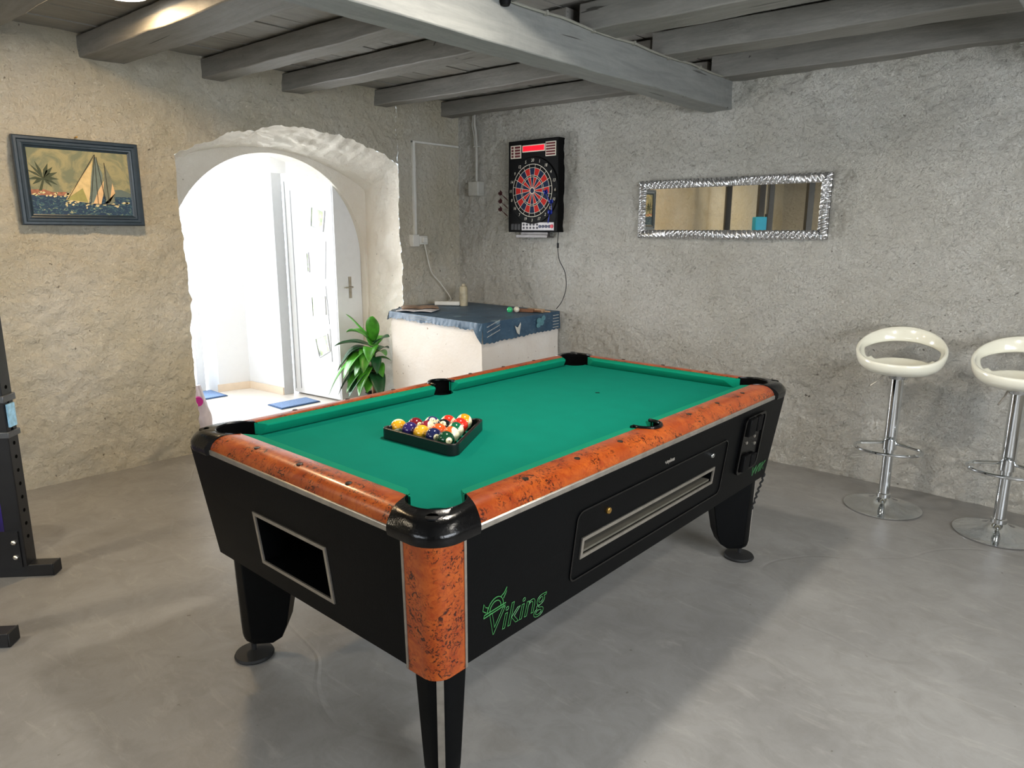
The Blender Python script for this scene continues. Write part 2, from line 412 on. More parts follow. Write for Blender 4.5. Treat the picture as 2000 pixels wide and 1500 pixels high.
window('window_rear_added', 3.4, Y_REAR-0.1, 1.6, 2.6, 1.3, 'x')  # unseen rear window, added as the opening for the rear fill light
# floor
def flr():
    mb = MB()
    def f(a, b):
        x = -0.47+(X_RIGHT+0.6)*a; y = Y_REAR-0.1+(0.15-Y_REAR+0.1)*b
        edge = max(0, 1-min(abs(x), abs(y))/0.15)
        return (x, y, 0.004*nz((x, y, 0), 0.9, 61, 3)*0.5 - 0.002)
    mb.grid(f, 120, 120)
    return struct(build('floor', mb, M_FLOOR, angle=180, fixn=False))
flr()
# ceiling boards running along y, seen between the joists
def ceiling():
    mb = MB(); x = -0.2; rnd = random.Random(3)
    while x < X_RIGHT+0.2:
        wdt = rnd.uniform(0.13, 0.17); z = CEIL+rnd.uniform(0, 0.006)
        mb.box(x+0.004, x+wdt-0.003, Y_REAR-0.1, 0.12, z, z+0.02); x += wdt
    o = build('ceiling', mb, M_BOARD, bevel=0.002); struct(o)
    struct(build('ceiling_upper_floor', MB().box(-0.3, X_RIGHT+0.3, Y_REAR-0.3, 0.2, CEIL+0.03, CEIL+0.12), mat('dark_gap', (22, 20, 18), 0.9, noise_amt=0.1)))
ceiling()
def timber(name, x0, x1, y0, y1, z0, z1, m, axis, seed, label, yslope=0.0):
    """hand-hewn timber: long grid box with slight wobble"""
    mb = MB(); n = 60; rings = []
    for i in range(n+1):
        t = i/n; ring = []
        cs = [(0, 0), (0.5, 0), (1, 0), (1, 0.5), (1, 1), (0.5, 1), (0, 1), (0, 0.5)]
        for a, b in cs:
            if axis == 0: x = x0+(x1-x0)*t; y = y0+(y1-y0)*a+yslope*(x-x0); z = z0+(z1-z0)*b
            else: y = y0+(y1-y0)*t; x = x0+(x1-x0)*a+yslope*(y-y0); z = z0+(z1-z0)*b
            P = (x, y, z); q = 0.008*nz(P, 2.2, seed, 3)+0.0035*nz(P, 12, seed+1, 2); q2 = 0.008*nz(P, 2.0, seed+7, 3)
            if axis == 0: ring.append((x, y+q, z+q2*(1-b)))
            else: ring.append((x+q, y, z+q2*(1-b)))
        rings.append(ring)
    mb.rings(rings); o = build(name, mb, m, angle=40, bevel=0.006)
    return tag(o, label, 'beam')
XB0, XB1 = 2.40, 2.565
LJ = [(-3.70, -3.53, 'grey ceiling joist at the top left corner of the photo, just clipped by the frame'),
      (-3.035, -2.79, 'wide grey ceiling joist lit yellow by the round ceiling lamp'),
      (-2.31, -2.17, 'dark sided ceiling joist ending above the left shoulder of the arch'),
      (-1.72, -1.56, 'ceiling joist ending in the wall above the crown of the arch'),
      (-0.925, -0.80, 'ceiling joist ending above the right end of the arch, before the corner one'),
      (-0.215, -0.08, 'short looking ceiling joist nearest the room corner, left of the main beam')]
for i, (a, b, lab) in enumerate(LJ):
    o = timber('ceiling_joist', -0.12, XB0+0.05, a, b, 2.492, CEIL-0.010, M_JOIST, 0, 70+i*3, lab, 0.045); o['group'] = 'joists left of the main beam'
RJ = [(-0.20, 0.0, 'ceiling joist lying along the top of the back wall above the mirror'),
      (-0.92, -0.72, 'second ceiling joist out from the back wall, right of the main beam'),
      (-1.60, -1.39, 'third ceiling joist out from the back wall, right of the main beam'),
      (-2.35, -2.17, 'ceiling joist at the top edge of the photo beside the black junction box')]
for i, (a, b, lab) in enumerate(RJ):
    o = timber('ceiling_joist', XB1-0.04, 4.34, a, b, 2.478, CEIL-0.010, M_JOIST, 0, 100+i*3, lab, 0.07 if i < 3 else 0.06); o['group'] = 'joists right of the main beam'
o = timber('ceiling_joist', XB1-0.04, 4.34, -3.16, -2.98, 2.478, CEIL-0.010, M_JOIST, 0, 130, 'ceiling joist above the camera, out of the top of the photo', 0.05)
o = timber('ceiling_joist', -0.12, XB0+0.05, -4.42, -4.25, 2.492, CEIL-0.010, M_JOIST, 0, 134, 'ceiling joist above the gym rack, outside the photo', 0.045)
timber('main_ceiling_beam', XB0-0.01, XB1, Y_REAR, 0.12, 2.305, 2.495, M_BEAM, 1, 150, 'long thick grey beam crossing the ceiling under the joists, above the pool table', 0.003)
timber('main_ceiling_beam', 4.31, 4.52, Y_REAR, 0.12, 2.32, 2.50, M_BEAM, 1, 160, 'pale end of a second main beam at the top right corner', 0.0)

# ------------------------------------------------------------------ hallway beyond the arch
struct(build('floor_hallway', MB().box(-3.4, -0.47, -3.3, -0.3, -0.06, -0.001), M_HALLTILE))
struct(build('ceiling_hallway', MB().box(-3.4, -0.66, -3.3, -0.3, 2.62, 2.7), M_WHITEWALL))
def vwall(name, pts, z0, z1, m, th=0.03, flip=1, open_end=False):
    mb = MB()
    for (xa, ya), (xb, yb) in zip(pts[:-1], pts[1:]):
        d = Vector((xb-xa, yb-ya)).normalized(); n = Vector((d.y, -d.x))*th*flip
        mb.prism([(xa, ya), (xb, yb), (xb-n.x, yb-n.y), (xa-n.x, ya-n.y)], z0, z1)
    return build(name, mb, m)
struct(vwall('wall_hallway', [(-1.90, -1.60), (-1.72, -1.56), (-1.674, -1.267), (-1.149, -1.207)], 0, 2.62, M_WHITEWALL, 0.06, 1))
struct(vwall('wall_hallway_side', [(-1.156, -1.05), (-0.685, -0.735)], 0, 2.62, M_WHITEWALL, 0.05, 1))
struct(vwall('wall_hallway_header', [(-1.149, -1.207), (-1.156, -1.05)], 2.02, 2.62, M_WHITEWALL, 0.04, 1))
struct(vwall('baseboard_hallway', [(-1.72, -1.575), (-1.66, -1.28), (-1.149, -1.22)], 0, 0.07, M_SKIRT, 0.012, 1))
struct(vwall('wall_hallway_end', [(-3.4, -3.2), (-0.68, -3.2)], 0, 2.62, M_WHITEWALL, -0.05, 1))
struct(vwall('trim_1', [(-1.145, -1.205), (-1.150, -1.105)], 0, 2.02, mat('grey_door_jamb', (196, 198, 200), 0.5, noise_amt=0.02), 0.03, 1))
# glazed front door
def glazed():
    t = struct(bpy.data.objects.new('door_1', None)); COL.objects.link(t); t.location = (-1.90, -1.62, 0)
    mb = MB(); x0, x1 = -0.03, 0.03
    for a, b, z0, z1 in ((-0.08, 0, 0, 2.25), (-1.12, -1.04, 0, 2.25), (-1.12, 0, 2.17, 2.25), (-0.18, -0.10, 0.03, 2.15), (-1.02, -0.92, 0.03, 2.15), (-1.02, -0.1, 0.03, 0.12), (-1.02, -0.1, 2.05, 2.15)):
        mb.box(x0, x1, a, b, z0, z1)
    build('frame', mb, M_DOORW, t, bevel=0.004)
    g = bpy.data.materials.new('clear_glass'); g.use_nodes = True; nt = g.node_tree; nt.nodes.remove(nt.nodes['Principled BSDF'])
    a = nt.nodes.new('ShaderNodeBsdfTransparent'); b = nt.nodes.new('ShaderNodeBsdfGlossy'); b.inputs['Roughness'].default_value = 0.02
    mx = nt.nodes.new('ShaderNodeMixShader'); mx.inputs[0].default_value = 0.06
    nt.links.new(a.outputs[0], mx.inputs[1]); nt.links.new(b.outputs[0], mx.inputs[2]); nt.links.new(mx.outputs[0], nt.nodes['Material Output'].inputs[0]); MATS['glass'] = g
    build('pane', MB().box(-0.006, 0.006, -0.95, -0.15, 0.10, 2.08), g, t)
    build('handle', MB().box(0.03, 0.05, -0.155, -0.125, 0.98, 1.06), M_SILVER, t)
glazed()
# white front door leaf standing ajar
def door_leaf():
    A = Vector((-1.156, -1.095, 0)); B = Vector((-0.35, -0.99, 0)); d = (B-A).normalized(); ang = math.atan2(d.y, d.x)
    t = bpy.data.objects.new('door_2', None); COL.objects.link(t); t.location = A; t.rotation_euler = (0, 0, ang); struct(t)
    # local: x along the leaf, -y towards the viewer
    build('side_panel', MB().box(0.64, 0.66, 0.0, 0.29, 0.0, 1.99), M_DOORW, t)
    build('leaf', MB().box(0.0, 0.655, 0, 0.045, 0.015, 1.985), M_DOORW, t, bevel=0.003)
    mb = MB()
    def line(pts, w_=0.006):
        for (xa, za), (xb, zb) in zip(pts[:-1], pts[1:]):
            dx, dz = xb-xa, zb-za; L = math.hypot(dx, dz); nx, nz_ = -dz/L*w_/2, dx/L*w_/2
            mb.add([(xa+nx, -0.003, za+nz_), (xb+nx, -0.003, zb+nz_), (xb-nx, -0.003, zb-nz_), (xa-nx, -0.003, za-nz_),
                    (xa+nx, 0.0, za+nz_), (xb+nx, 0.0, zb+nz_), (xb-nx, 0.0, zb-nz_), (xa-nx, 0.0, za-nz_)],
                   [(0, 1, 2, 3), (7, 6, 5, 4), (0, 4, 5, 1), (2, 6, 7, 3), (1, 5, 6, 2), (0, 3, 7, 4)])
    line([(0.03, 1.95), (0.03, 0.05)], 0.008); line([(0.105, 1.87), (0.105, 0.06)], 0.008)
    line([(0.545, 1.43), (0.517, 1.10)]); line([(0.515, 1.04), (0.540, 0.70)]); line([(0.543, 0.66), (0.552, 0.36)])
    build('groove', mb, M_GROOVE, t)
    def glass_panel(pts, name='window_pane'):
        k = NT('door_glass_'+str(len(MATS)))
        c = k.ramp(k.noise(14, 5), [(0.35, srgb((236, 240, 240))), (0.5, srgb((170, 196, 130))), (0.62, srgb((120, 130, 120))), (0.75, srgb((240, 240, 240)))])
        k.link(c, k.b.inputs['Base Color']); k.b.inputs['Roughness'].default_value = 0.1
        n = len(pts); m2 = MB(); m2.rings([[(x, -0.004, z) for x, z in pts], [(x, 0, z) for x, z in pts]])
        p = build(name, m2, k.m, t)
        m3 = MB(); outer = pts; cx = sum(x for x, z in pts)/n; cz = sum(z for x, z in pts)/n
        o2 = [(cx+(x-cx)*1.18, cz+(z-cz)*1.12) for x, z in pts]
        vs = [(x, -0.009, z) for x, z in pts]+[(x, -0.009, z) for x, z in o2]+[(x, 0, z) for x, z in o2]
        m3.add(vs, [(i, (i+1) % n, n+(i+1) % n, n+i) for i in range(n)]+[(n+i, n+(i+1) % n, 2*n+(i+1) % n, 2*n+i) for i in range(n)])
        build('surround', m3, mat('door_pane_surround', (214, 216, 220), 0.4, noise_amt=0.02), p)
    glass_panel([(0.39, 1.72), (0.54, 1.68), (0.51, 1.52), (0.37, 1.56)])
    glass_panel([(0.33, 0.93), (0.49, 0.94), (0.49, 0.79), (0.33, 0.76)])
    glass_panel([(0.35, 0.55), (0.50, 0.60), (0.52, 0.46), (0.39, 0.39)])
    glass_panel([(0.292, 1.32), (0.31, 1.32), (0.315, 1.16), (0.297, 1.16)])
    h = MB(); h.tube([(0.66, 0.15, 1.03), (0.70, 0.15, 1.03), (0.705, 0.14, 1.03), (0.705, 0.05, 1.03)], 0.007)
    h.box(0.655, 0.666, 0.135, 0.165, 0.93, 1.12)
    build('handle', h, M_SILVER, t)
door_leaf()
def mat_rug(x0, x1, y0, y1, label, rz=0.0):
    cx, cy = (x0+x1)/2, (y0+y1)/2
    t = thing('door_mat', (cx, cy, 0), label, 'mat', rz)
    hx, hy = (x1-x0)/2, (y1-y0)/2
    build('border', MB().box(-hx, hx, -hy, hy, 0.0, 0.008), mat('mat_border_blue', (52, 82, 122), 0.9, noise_amt=0.1), t, bevel=0.003)
    build('pile', MB().box(-hx+0.015, hx-0.015, -hy+0.015, hy-0.015, 0.006, 0.012), mat('mat_pile_blue', (120, 146, 186), 0.95, noise_amt=0.2, noise_scale=80, bump=0.4, bump_scale=600), t)
mat_rug(-1.83, -1.49, -2.10, -1.595, 'blue doormat on the tiles by the glazed door at the left edge of the arch')
mat_rug(-0.89, -0.655, -1.53, -1.14, 'blue doormat in front of the ajar white door')

# ------------------------------------------------------------------ pool table (local: x short axis, y long axis)
TT = thing('pool_table', (3.0356, -2.5403, 0), 'coin-operated pool table with green cloth, burl wood rails and a black cabinet', 'pool table', 0.0127)
Z_BED, Z_TOP = 0.816, 0.861
NA, NB = 0.9557, 0.4804
def Xf(z): return 0.562+(0.610-0.562)*(z-0.41)/0.39
def Yf(z): return 1.040+(1.088-1.040)*(z-0.41)/0.39
def FL(u, z, w=0): return (Xf(z)+w, u, z)         # long side facing the camera
def FS(u, z, w=0): return (u, -(Yf(z)+w), z)      # short side facing the camera
def cabinet():
    mb = MB(); rr = 0.045
    def body_loop(z):
        hx, hy = Xf(z), Yf(z); pts = []
        for sx, sy, a0 in ((1, 1, 0), (-1, 1, 90), (-1, -1, 180), (1, -1, 270)):
            r = 0.008 if sx*sy > 0 else rr
            for i in range(9):
                a = math.radians(a0+90*i/8); pts.append((sx*(hx-r)+r*math.cos(a), sy*(hy-r)+r*math.sin(a), z))
        return pts
    rings = []
    for k in range(9):
        z = 0.41+0.39*k/8; rings.append(body_loop(z))
    mb.rings(rings); o = build('cabinet', mb, M_BLACKLAM, TT, angle=30)
    def fsbox(u0, u1, z0, z1, w0, w1, F):
        m = MB(); m.add([F(u0, z0, w0), F(u1, z0, w0), F(u1, z1, w0), F(u0, z1, w0), F(u0, z0, w1), F(u1, z0, w1), F(u1, z1, w1), F(u0, z1, w1)],
                        [(0, 3, 2, 1), (4, 5, 6, 7), (0, 1, 5, 4), (1, 2, 6, 5), (2, 3, 7, 6), (3, 0, 4, 7)]); return m
    cut(o, [fsbox(-0.226, 0.136, 0.490, 0.645, -0.22, 0.05, FS), fsbox(-0.451, 0.421, 0.552, 0.600, -0.07, 0.05, FL)])
    # silver frames
    def frame(u0, u1, z0, z1, t_, F, name, d=0.005, m=M_SILVER):
        m_ = MB()
        for a, b, c, e in ((u0, u1, z0, z0+t_), (u0, u1, z1-t_, z1), (u0, u0+t_, z0+t_, z1-t_), (u1-t_, u1, z0+t_, z1-t_)):
            bb = fsbox(a, b, c, e, -0.002, d, F); m_.add(bb.v, bb.f)
        return build(name, m_, m, o)
    frame(-0.240, 0.150, 0.477, 0.659, 0.012, FS, 'return_window_frame')
    frame(-0.464, 0.434, 0.540, 0.612, 0.012, FL, 'ball_tray_frame')
    build('ball_tray', fsbox(-0.450, 0.420, 0.552, 0.560, -0.068, -0.006, FL), mat('grey_tray', (92, 88, 78), 0.5, noise_amt=0.1), o)
    # access panel seam
    def rr_frame(u0, u1, z0, z1, r, t_, F, d, name, m, fill=False):
        cu, cz = (u0+u1)/2, (z0+z1)/2
        A = rrect((u1-u0)/2, (z1-z0)/2, r, 6, cu, cz); B = rrect((u1-u0)/2-t_, (z1-z0)/2-t_, max(r-t_, 0.002), 6, cu, cz); n = len(A)
        m_ = MB(); vs = [F(a, b, d) for a, b in A]+[F(a, b, d) for a, b in B]+[F(a, b, -0.001) for a, b in A]+[F(a, b, -0.001) for a, b in B]
        fs = [(i, (i+1) % n, n+(i+1) % n, n+i) for i in range(n)]+[(i, (i+1) % n, 2*n+(i+1) % n, 2*n+i) for i in range(n)]+[(n+i, n+(i+1) % n, 3*n+(i+1) % n, 3*n+i) for i in range(n)]
        m_.add(vs, fs)
        if fill: m_.add([F(a, b, d*0.4) for a, b in B], [tuple(range(n))])
        return build(name, m_, m, o)
    rr_frame(-0.505, 0.525, 0.470, 0.710, 0.03, 0.006, FL, 0.004, 'access_panel', M_BLACKPL)
    cp = rr_frame(0.650, 0.865, 0.510, 0.768, 0.03, 0.012, FL, 0.012, 'coin_plate', M_BLACKPL, True)
    for (u0, u1, z0, z1) in ((0.685, 0.75, 0.680, 0.758), (0.765, 0.81, 0.690, 0.758), (0.695, 0.755, 0.518, 0.592), (0.77, 0.82, 0.524, 0.583)):
        b = fsbox(u0, u1, z0, z1, 0.002, 0.022, FL); build('coin_slot', b, M_BLACKMATT, o, bevel=0.004)
    for (u, z) in ((0.71, 0.648), (0.80, 0.628), (0.785, 0.663)):
        b = MB().lathe([(0.007, 0), (0.007, 0.006), (0.003, 0.008)], n=14).map(lambda x, y, q: FL(u+x, z+y, 0.004+q)); build('coin_plate_screw', b, M_SILVER, o)
    def disc(u, z, r, d, F, m, name):
        b = MB().lathe([(r, 0), (r, d*0.7), (r*0.8, d)], n=20).map(lambda x, y, q: F(u+x, z+y, q-0.001)); return build(name, b, m, o)
    disc(-0.334, 0.664, 0.011, 0.010, FL, M_BRASS, 'lock')
    disc(0.389, 0.670, 0.010, 0.010, FL, M_CHROME, 'lock')
    # small silver script badge
    pts = [FL(0.002+0.0017*i, 0.738+0.006*math.sin(i*1.25)*(1 if i % 7 else 1.8), 0.002) for i in range(40)]
    build('script_badge', MB().tube(pts, 0.0009, 5), M_SILVER, o)
    # lettering
    def letter(txt, size, cu, cz, F, outline, shear, name, sx=1.0, slant=0.0):
        v, f = text_mesh(txt, size, outline, shear)
        b = MB().add([F(cu+x*sx, cz+y+slant*x, 0.0015+max(-0.001, min(0.001, z))) for x, y, z in v], f)
        return build(name, b, M_GREENPAINT, o, fixn=False)
    letter('Viking', 0.105, -0.745, 0.482, FL, 0.0010, 0.12, 'name_lettering', 0.98, -0.05)
    letter('WIK', 0.060, 0.925, 0.472, FL, 0.0005, 0.2, 'maker_lettering', 1.30)
    # horned helmet over the V
    def tubeF(pts, r=0.0013): 
        return MB().tube([FL(-0.886+x, 0.523+z*0.9, 0.0015) for x, z in pts], r, 5)
    hm = MB()
    arc = [(0.012+0.032*(1-math.cos(PI*i/12)), 0.012+0.042*math.sin(PI*i/12)) for i in range(13)]
    arc2 = [(0.022+0.022*(1-math.cos(PI*i/12)), 0.014+0.028*math.sin(PI*i/12)) for i in range(13)]
    for P in (arc, arc2, [(0.0, 0.002), (0.084, 0.008), (0.086, 0.016), (0.002, 0.012), (0.0, 0.002)],
              [(0.008, 0.018), (-0.006, 0.03), (-0.004, 0.052), (0.004, 0.038), (0.014, 0.032)], [(0.062, 0.047), (0.074, 0.054), (0.084, 0.070), (0.084, 0.056), (0.074, 0.036)]):
        q = tubeF(P); hm.add(q.v, q.f)
    build('helmet_emblem', hm, M_GREENPAINT, o)
    # burl corner panels with silver edge strips
    for sx in (1, -1):
        for sy in (1, -1):
            def corner_pts(z, off):
                hx, hy = Xf(z), Yf(z); P = [(hx-0.105, hy+off), (hx-rr-0.002, hy+off)]
                for i in range(11):
                    a = PI/2*(1-i/10); P.append((hx-rr+(rr+off)*math.cos(a), hy-rr+(rr+off)*math.sin(a)))
                P.append((hx+off, hy-rr-0.002)); P.append((hx+off, hy-0.100)); return P
            mb = MB()
            n = 13
            rings = []
            for z, o_ in ((0.403, -0.02), (0.403, 0.004), (0.80, 0.004), (0.80, -0.02)):
                rings.append([(sx*x, sy*y, z) for x, y in corner_pts(z, o_)])
            mb.rings(rings, False, False, closed=False)
            if sx*sy > 0:
                s_ = MB().rings([[(sx*(Xf(z)-0.006+a), sy*(Yf(z)-0.006+b), z) for a, b in ((0, 0), (0.003, 0), (0.003, 0.003), (0, 0.003))] for z in (0.412, 0.80)])
                build('edge_strip', s_, M_SILVER, TT); continue
            build('corner_panel', mb, M_BURL, TT, fixn=True)
            for e in (0, -1):
                s_ = MB()
                a0 = [corner_pts(0.405, 0.0)[e], corner_pts(0.80, 0.0)[e]]
                vs = []
                for (x, y), z in zip(a0, (0.405, 0.80)):
                    if e == 0: q = [(x-0.004, y-0.01), (x+0.004, y-0.01), (x+0.004, y+0.0065), (x-0.004, y+0.0065)]
                    else: q = [(x-0.01, y-0.004), (x+0.0065, y-0.004), (x+0.0065, y+0.004), (x-0.01, y+0.004)]
                    vs.append([(sx*a, sy*b, z) for a, b in q])
                s_.rings(vs); build('edge_strip', s_, M_SILVER, TT)
cabinet()
def legs():
    for sx in (1, -1):
        for sy in (1, -1):
            e = Vector((sx, sy)).normalized(); wv = Vector((-e.y, e.x)); base = Vector((sx*0.515, sy*0.985))
            # profile along the diagonal: outer edge vertical, inner edge slanting in
            mb = MB(); rings = []
            for z, ein, hw, eo in ((0.412, -0.205, 0.068, 0.012), (0.14, -0.155, 0.053, 0.004), (0.09, -0.135, 0.050, 0.002), (0.066, -0.10, 0.047, -0.004)):
                P = [(eo, -hw*0.55), (eo+0.012, -0.010), (eo+0.012, 0.010), (eo, hw*0.55), (eo-0.03, hw), (ein, hw*0.9), (ein, -hw*0.9), (eo-0.03, -hw)]
                rings.append([(base.x+e.x*a+wv.x*b, base.y+e.y*a+wv.y*b, z) for a, b in P])
            mb.rings(rings); L = build('leg', mb, M_BLACKLAM, TT, bevel=0.003)
            s_ = MB(); rings = []
            for z, eo in ((0.41, 0.0240), (0.14, 0.0165), (0.075, 0.0115)):
                rings.append([(base.x+e.x*a+wv.x*b, base.y+e.y*a+wv.y*b, z) for a, b in ((eo-0.004, -0.0095), (eo+0.002, -0.0095), (eo+0.002, 0.0095), (eo-0.004, 0.0095))])
            s_.rings(rings); build('edge_strip', s_, M_SILVER, L)
            fc = Vector((sx*0.495, sy*0.975))
            build('foot', MB().lathe([(0.066, 0.0), (0.070, 0.006), (0.066, 0.014), (0.03, 0.022), (0.009, 0.024), (0.009, 0.075)], fc.x, fc.y, 28), M_RUBBER, L)
legs()
def bed():
    pts = []
    HX, HY = 0.512, 0.987; n = 12
    def arc(c, r, a0, a1): 
        return [(c[0]+r*math.cos(math.radians(a0+(a1-a0)*i/n)), c[1]+r*math.sin(math.radians(a0+(a1-a0)*i/n))) for i in range(n+1)]
    q = []
    # quadrant x>0,y>0 from mid pocket up to the corner pocket and over to x=0
    mid = arc((0.522, 0), 0.055, 180, 100.5)
    cor = arc((0.500, 0.975), 0.062, 281, 169)[::-1] if False else arc((0.500, 0.975), 0.062, 281-0, 169)
    q = mid+[(HX, 0.2), (HX, 0.6)]+cor+[(0.2, HY)]
    allp = q + [(-x, y) for x, y in reversed(q)] + [(-x, -y) for x, y in q] + [(x, -y) for x, y in reversed(q)]
    out = []
    for p in allp:
        if not out or (abs(p[0]-out[-1][0])+abs(p[1]-out[-1][1])) > 1e-5: out.append(p)
    mb = MB().prism(out, Z_BED-0.0145, Z_BED)
    build('playing_cloth', mb, M_CLOTH, TT)
    build('spot', MB().lathe([(0.0045, 0), (0.010, 0.0), (0.010, 0.0006), (0.0045, 0.0006)], 0.0, 0.466, 18, cap=False).map(lambda x, y, z: (x, y, z+Z_BED)), M_BLACKMATT, TT)
    build('spot', MB().lathe([(0.007, 0), (0.007, 0.0005)], 0.0, -0.466, 18).map(lambda x, y, z: (x, y, z+Z_BED)), M_BLACKMATT, TT)
bed()
def pockets():
    for sx in (1, -1):
        for sy in (1, -1):
            c = Vector((0.487, 0.962)); mb = MB(); a0, a1 = -72, 162; n = 24
            ring = lambda z, r: [(sx*(c.x+r*math.cos(math.radians(a0+(a1-a0)*i/n))), sy*(c.y+r*math.sin(math.radians(a0+(a1-a0)*i/n))), z) for i in range(n+1)]
            mb.rings([ring(0.8005, 0.077), ring(0.860, 0.077)], False, False, closed=False)
            mb.lathe([(0.0, 0.8012), (0.085, 0.8012)], sx*0.49, sy*0.965, 24, cap=False)
            build('pocket', mb, M_VOID, TT, fixn=False)
    for sx in (1, -1):
        mb = MB(); a0, a1 = -100, 100; n = 24
        ring = lambda z, r: [(sx*(0.520+r*math.cos(math.radians(a0+(a1-a0)*i/n))), r*math.sin(math.radians(a0+(a1-a0)*i/n)), z) for i in range(n+1)]
        mb.rings([ring(0.8005, 0.053), ring(0.860, 0.053)], False, False, closed=False)
        mb.lathe([(0.0, 0.8012), (0.07, 0.8012)], sx*0.51, 0, 24, cap=False)
        p = build('pocket', mb, M_VOID, TT, fixn=False)
        # raised horseshoe lip
        path = [(sx*(0.520+0.055*math.cos(math.radians(a))), 0.055*math.sin(math.radians(a)), Z_TOP+0.002) for a in range(-105, 106, 10)]
        path = [(path[0][0]-sx*0.004, path[0][1]-0.012, Z_TOP)]+path+[(path[-1][0]-sx*0.004, path[-1][1]+0.012, Z_TOP)]
        build('pocket_lip', MB().tube(path, 0.0065, 8), M_BLACKPL, p)
pockets()
# rail section: (outward distance from inner wood edge, z)
RP = [(0.0, Z_TOP-0.044), (0.0, Z_TOP-0.001), (0.003, Z_TOP), (0.034, Z_TOP+0.001), (0.050, Z_TOP-0.001), (0.063, Z_TOP-0.005), (0.075, Z_TOP-0.013), (0.085, Z_TOP-0.024), (0.091, Z_TOP-0.037), (0.092, Z_TOP-0.050), (0.070, Z_TOP-0.058)]
RW = 0.092
WI = 0.041
def rails():
    WX, WY = NB+WI, NA+WI
    for sx in (1, -1):     # long rails
        mb = MB(); ys = [i/40 for i in range(41)]
        rows = []
        NY = 420
        for i in range(NY+1):
            s_ = -1+2*i/NY; row = []
            for (d, z) in RP:
                end = 0.891+0.054*(min(d, RW)/RW)**1.2
                y = s_*end
                dd = d
                if abs(y) < 0.0535:
                    nx = 0.520+math.sqrt(max(0, 0.0535**2-y*y))-WX
                    dd = max(d, nx+d*0.08)
                row.append((sx*(WX+dd), y, z))
            rows.append(row)
        mb.rings(rows, True, True, closed=True)
        R_ = build('rail', mb, M_BURL, TT, angle=50)
        tr = MB().box(0.600, 0.6175, -0.943, 0.943, 0.800, 0.818) if sx > 0 else MB().box(-0.6175, -0.600, -0.943, 0.943, 0.800, 0.818)
        build('trim_strip', tr, M_SILVER, R_, bevel=0.003)
        for y in (-0.705, -0.467, -0.233, 0.233, 0.467, 0.705):
            b = MB().lathe([(0.004, 0.0004), (0.0085, 0.0012), (0.0095, 0.0004), (0.0095, -0.006)], sx*(WX+0.044), y, 14, cap=True).map(lambda x, y, z: (x, y, z+Z_TOP+0.0008))
            build('screw', b, mat('dark_screw', (60, 50, 42), 0.35, metal=0.7, noise_amt=0.1), R_)
    for sy in (1, -1):
        mb = MB(); rows = []; NX = 40
        for i in range(NX+1):
            s_ = -1+2*i/NX; row = []
            for (d, z) in RP:
                end = 0.417+0.046*(min(d, RW)/RW)**1.2
                row.append((s_*end, sy*(WY+d), z))
            rows.append(row)
        mb.rings(rows); R_ = build('rail', mb, M_BURL, TT, angle=50)
        a, b = sorted((sy*(0.078+WY), sy*(0.096+WY)))
        build('trim_strip', MB().box(-0.462, 0.462, a, b, 0.800, 0.818), M_SILVER, R_, bevel=0.003)
        for x in (-0.235, 0.0, 0.235):
            b = MB().lathe([(0.004, 0.0004), (0.0085, 0.0012), (0.0095, 0.0004), (0.0095, -0.006)], x, sy*(WY+0.048), 14, cap=True).map(lambda x, y, z: (x, y, z+Z_TOP+0.0008))
            build('screw', b, MATS['dark_screw'], R_)
    # corner castings
    c = Vector((0.487, 0.962))
    HXo, HYo, rc = 0.628, 1.104, 0.085
    def outer(s_):
        # path from long-side joint (HXo,0.941) to short-side joint (0.467,HYo)
        L1 = (HYo-rc)-0.945; L2 = PI/2*rc; L3 = (HXo-rc)-0.463; T = L1+L2+L3; d = s_*T
        if d < L1: return Vector((HXo, 0.945+d))
        d -= L1
        if d < L2: a = d/rc; return Vector((HXo-rc+rc*math.cos(a), HYo-rc+rc*math.sin(a)))
        d -= L2; return Vector((HXo-rc-d, HYo))
    prof = [(0.0, Z_TOP-0.044, 0), (0.0, Z_TOP-0.002, 0), (0.02, Z_TOP+0.002, 0), (0.06, Z_TOP+0.003, 0), (0.075, Z_TOP+0.001, 0), (0.5, Z_TOP+0.001, 0), (0.66, Z_TOP-0.003, 0), (0.80, Z_TOP-0.011, 0), (0.91, Z_TOP-0.021, 0), (0.975, Z_TOP-0.030, 0), (1.0, Z_TOP-0.033, 0), (1.015, Z_TOP-0.040, 0), (1.01, Z_TOP-0.052, 0), (0.97, Z_TOP-0.062, 0), (0.8, Z_TOP-0.062, 0)]
    for sx in (1, -1):
        for sy in (1, -1):
            mb = MB(); rows = []
            for i in range(33):
                s_ = i/32; a = math.radians(-64.4+(153.4+64.4)*s_); I = c+Vector((math.cos(a), math.sin(a)))*0.0778; O = outer(s_)
                rows.append([(sx*(I.x+(O.x-I.x)*t), sy*(I.y+(O.y-I.y)*t), z) for t, z, _ in prof])
            mb.rings(rows, True, True, closed=False)
            # end caps
            n = len(prof)
            cst = build('corner_casting', mb, M_BLACKPL, TT, angle=60)
            h = (0.563, 1.044)
            build('cap', MB().lathe([(0.0, 0.0045), (0.015, 0.0045), (0.018, 0.003), (0.0185, 0.0)], sx*0.568, sy*1.050, 24, cap=False).map(lambda x, y, z: (x, y, z+Z_TOP-0.0035)), M_BLACKMATT, cst)
rails()
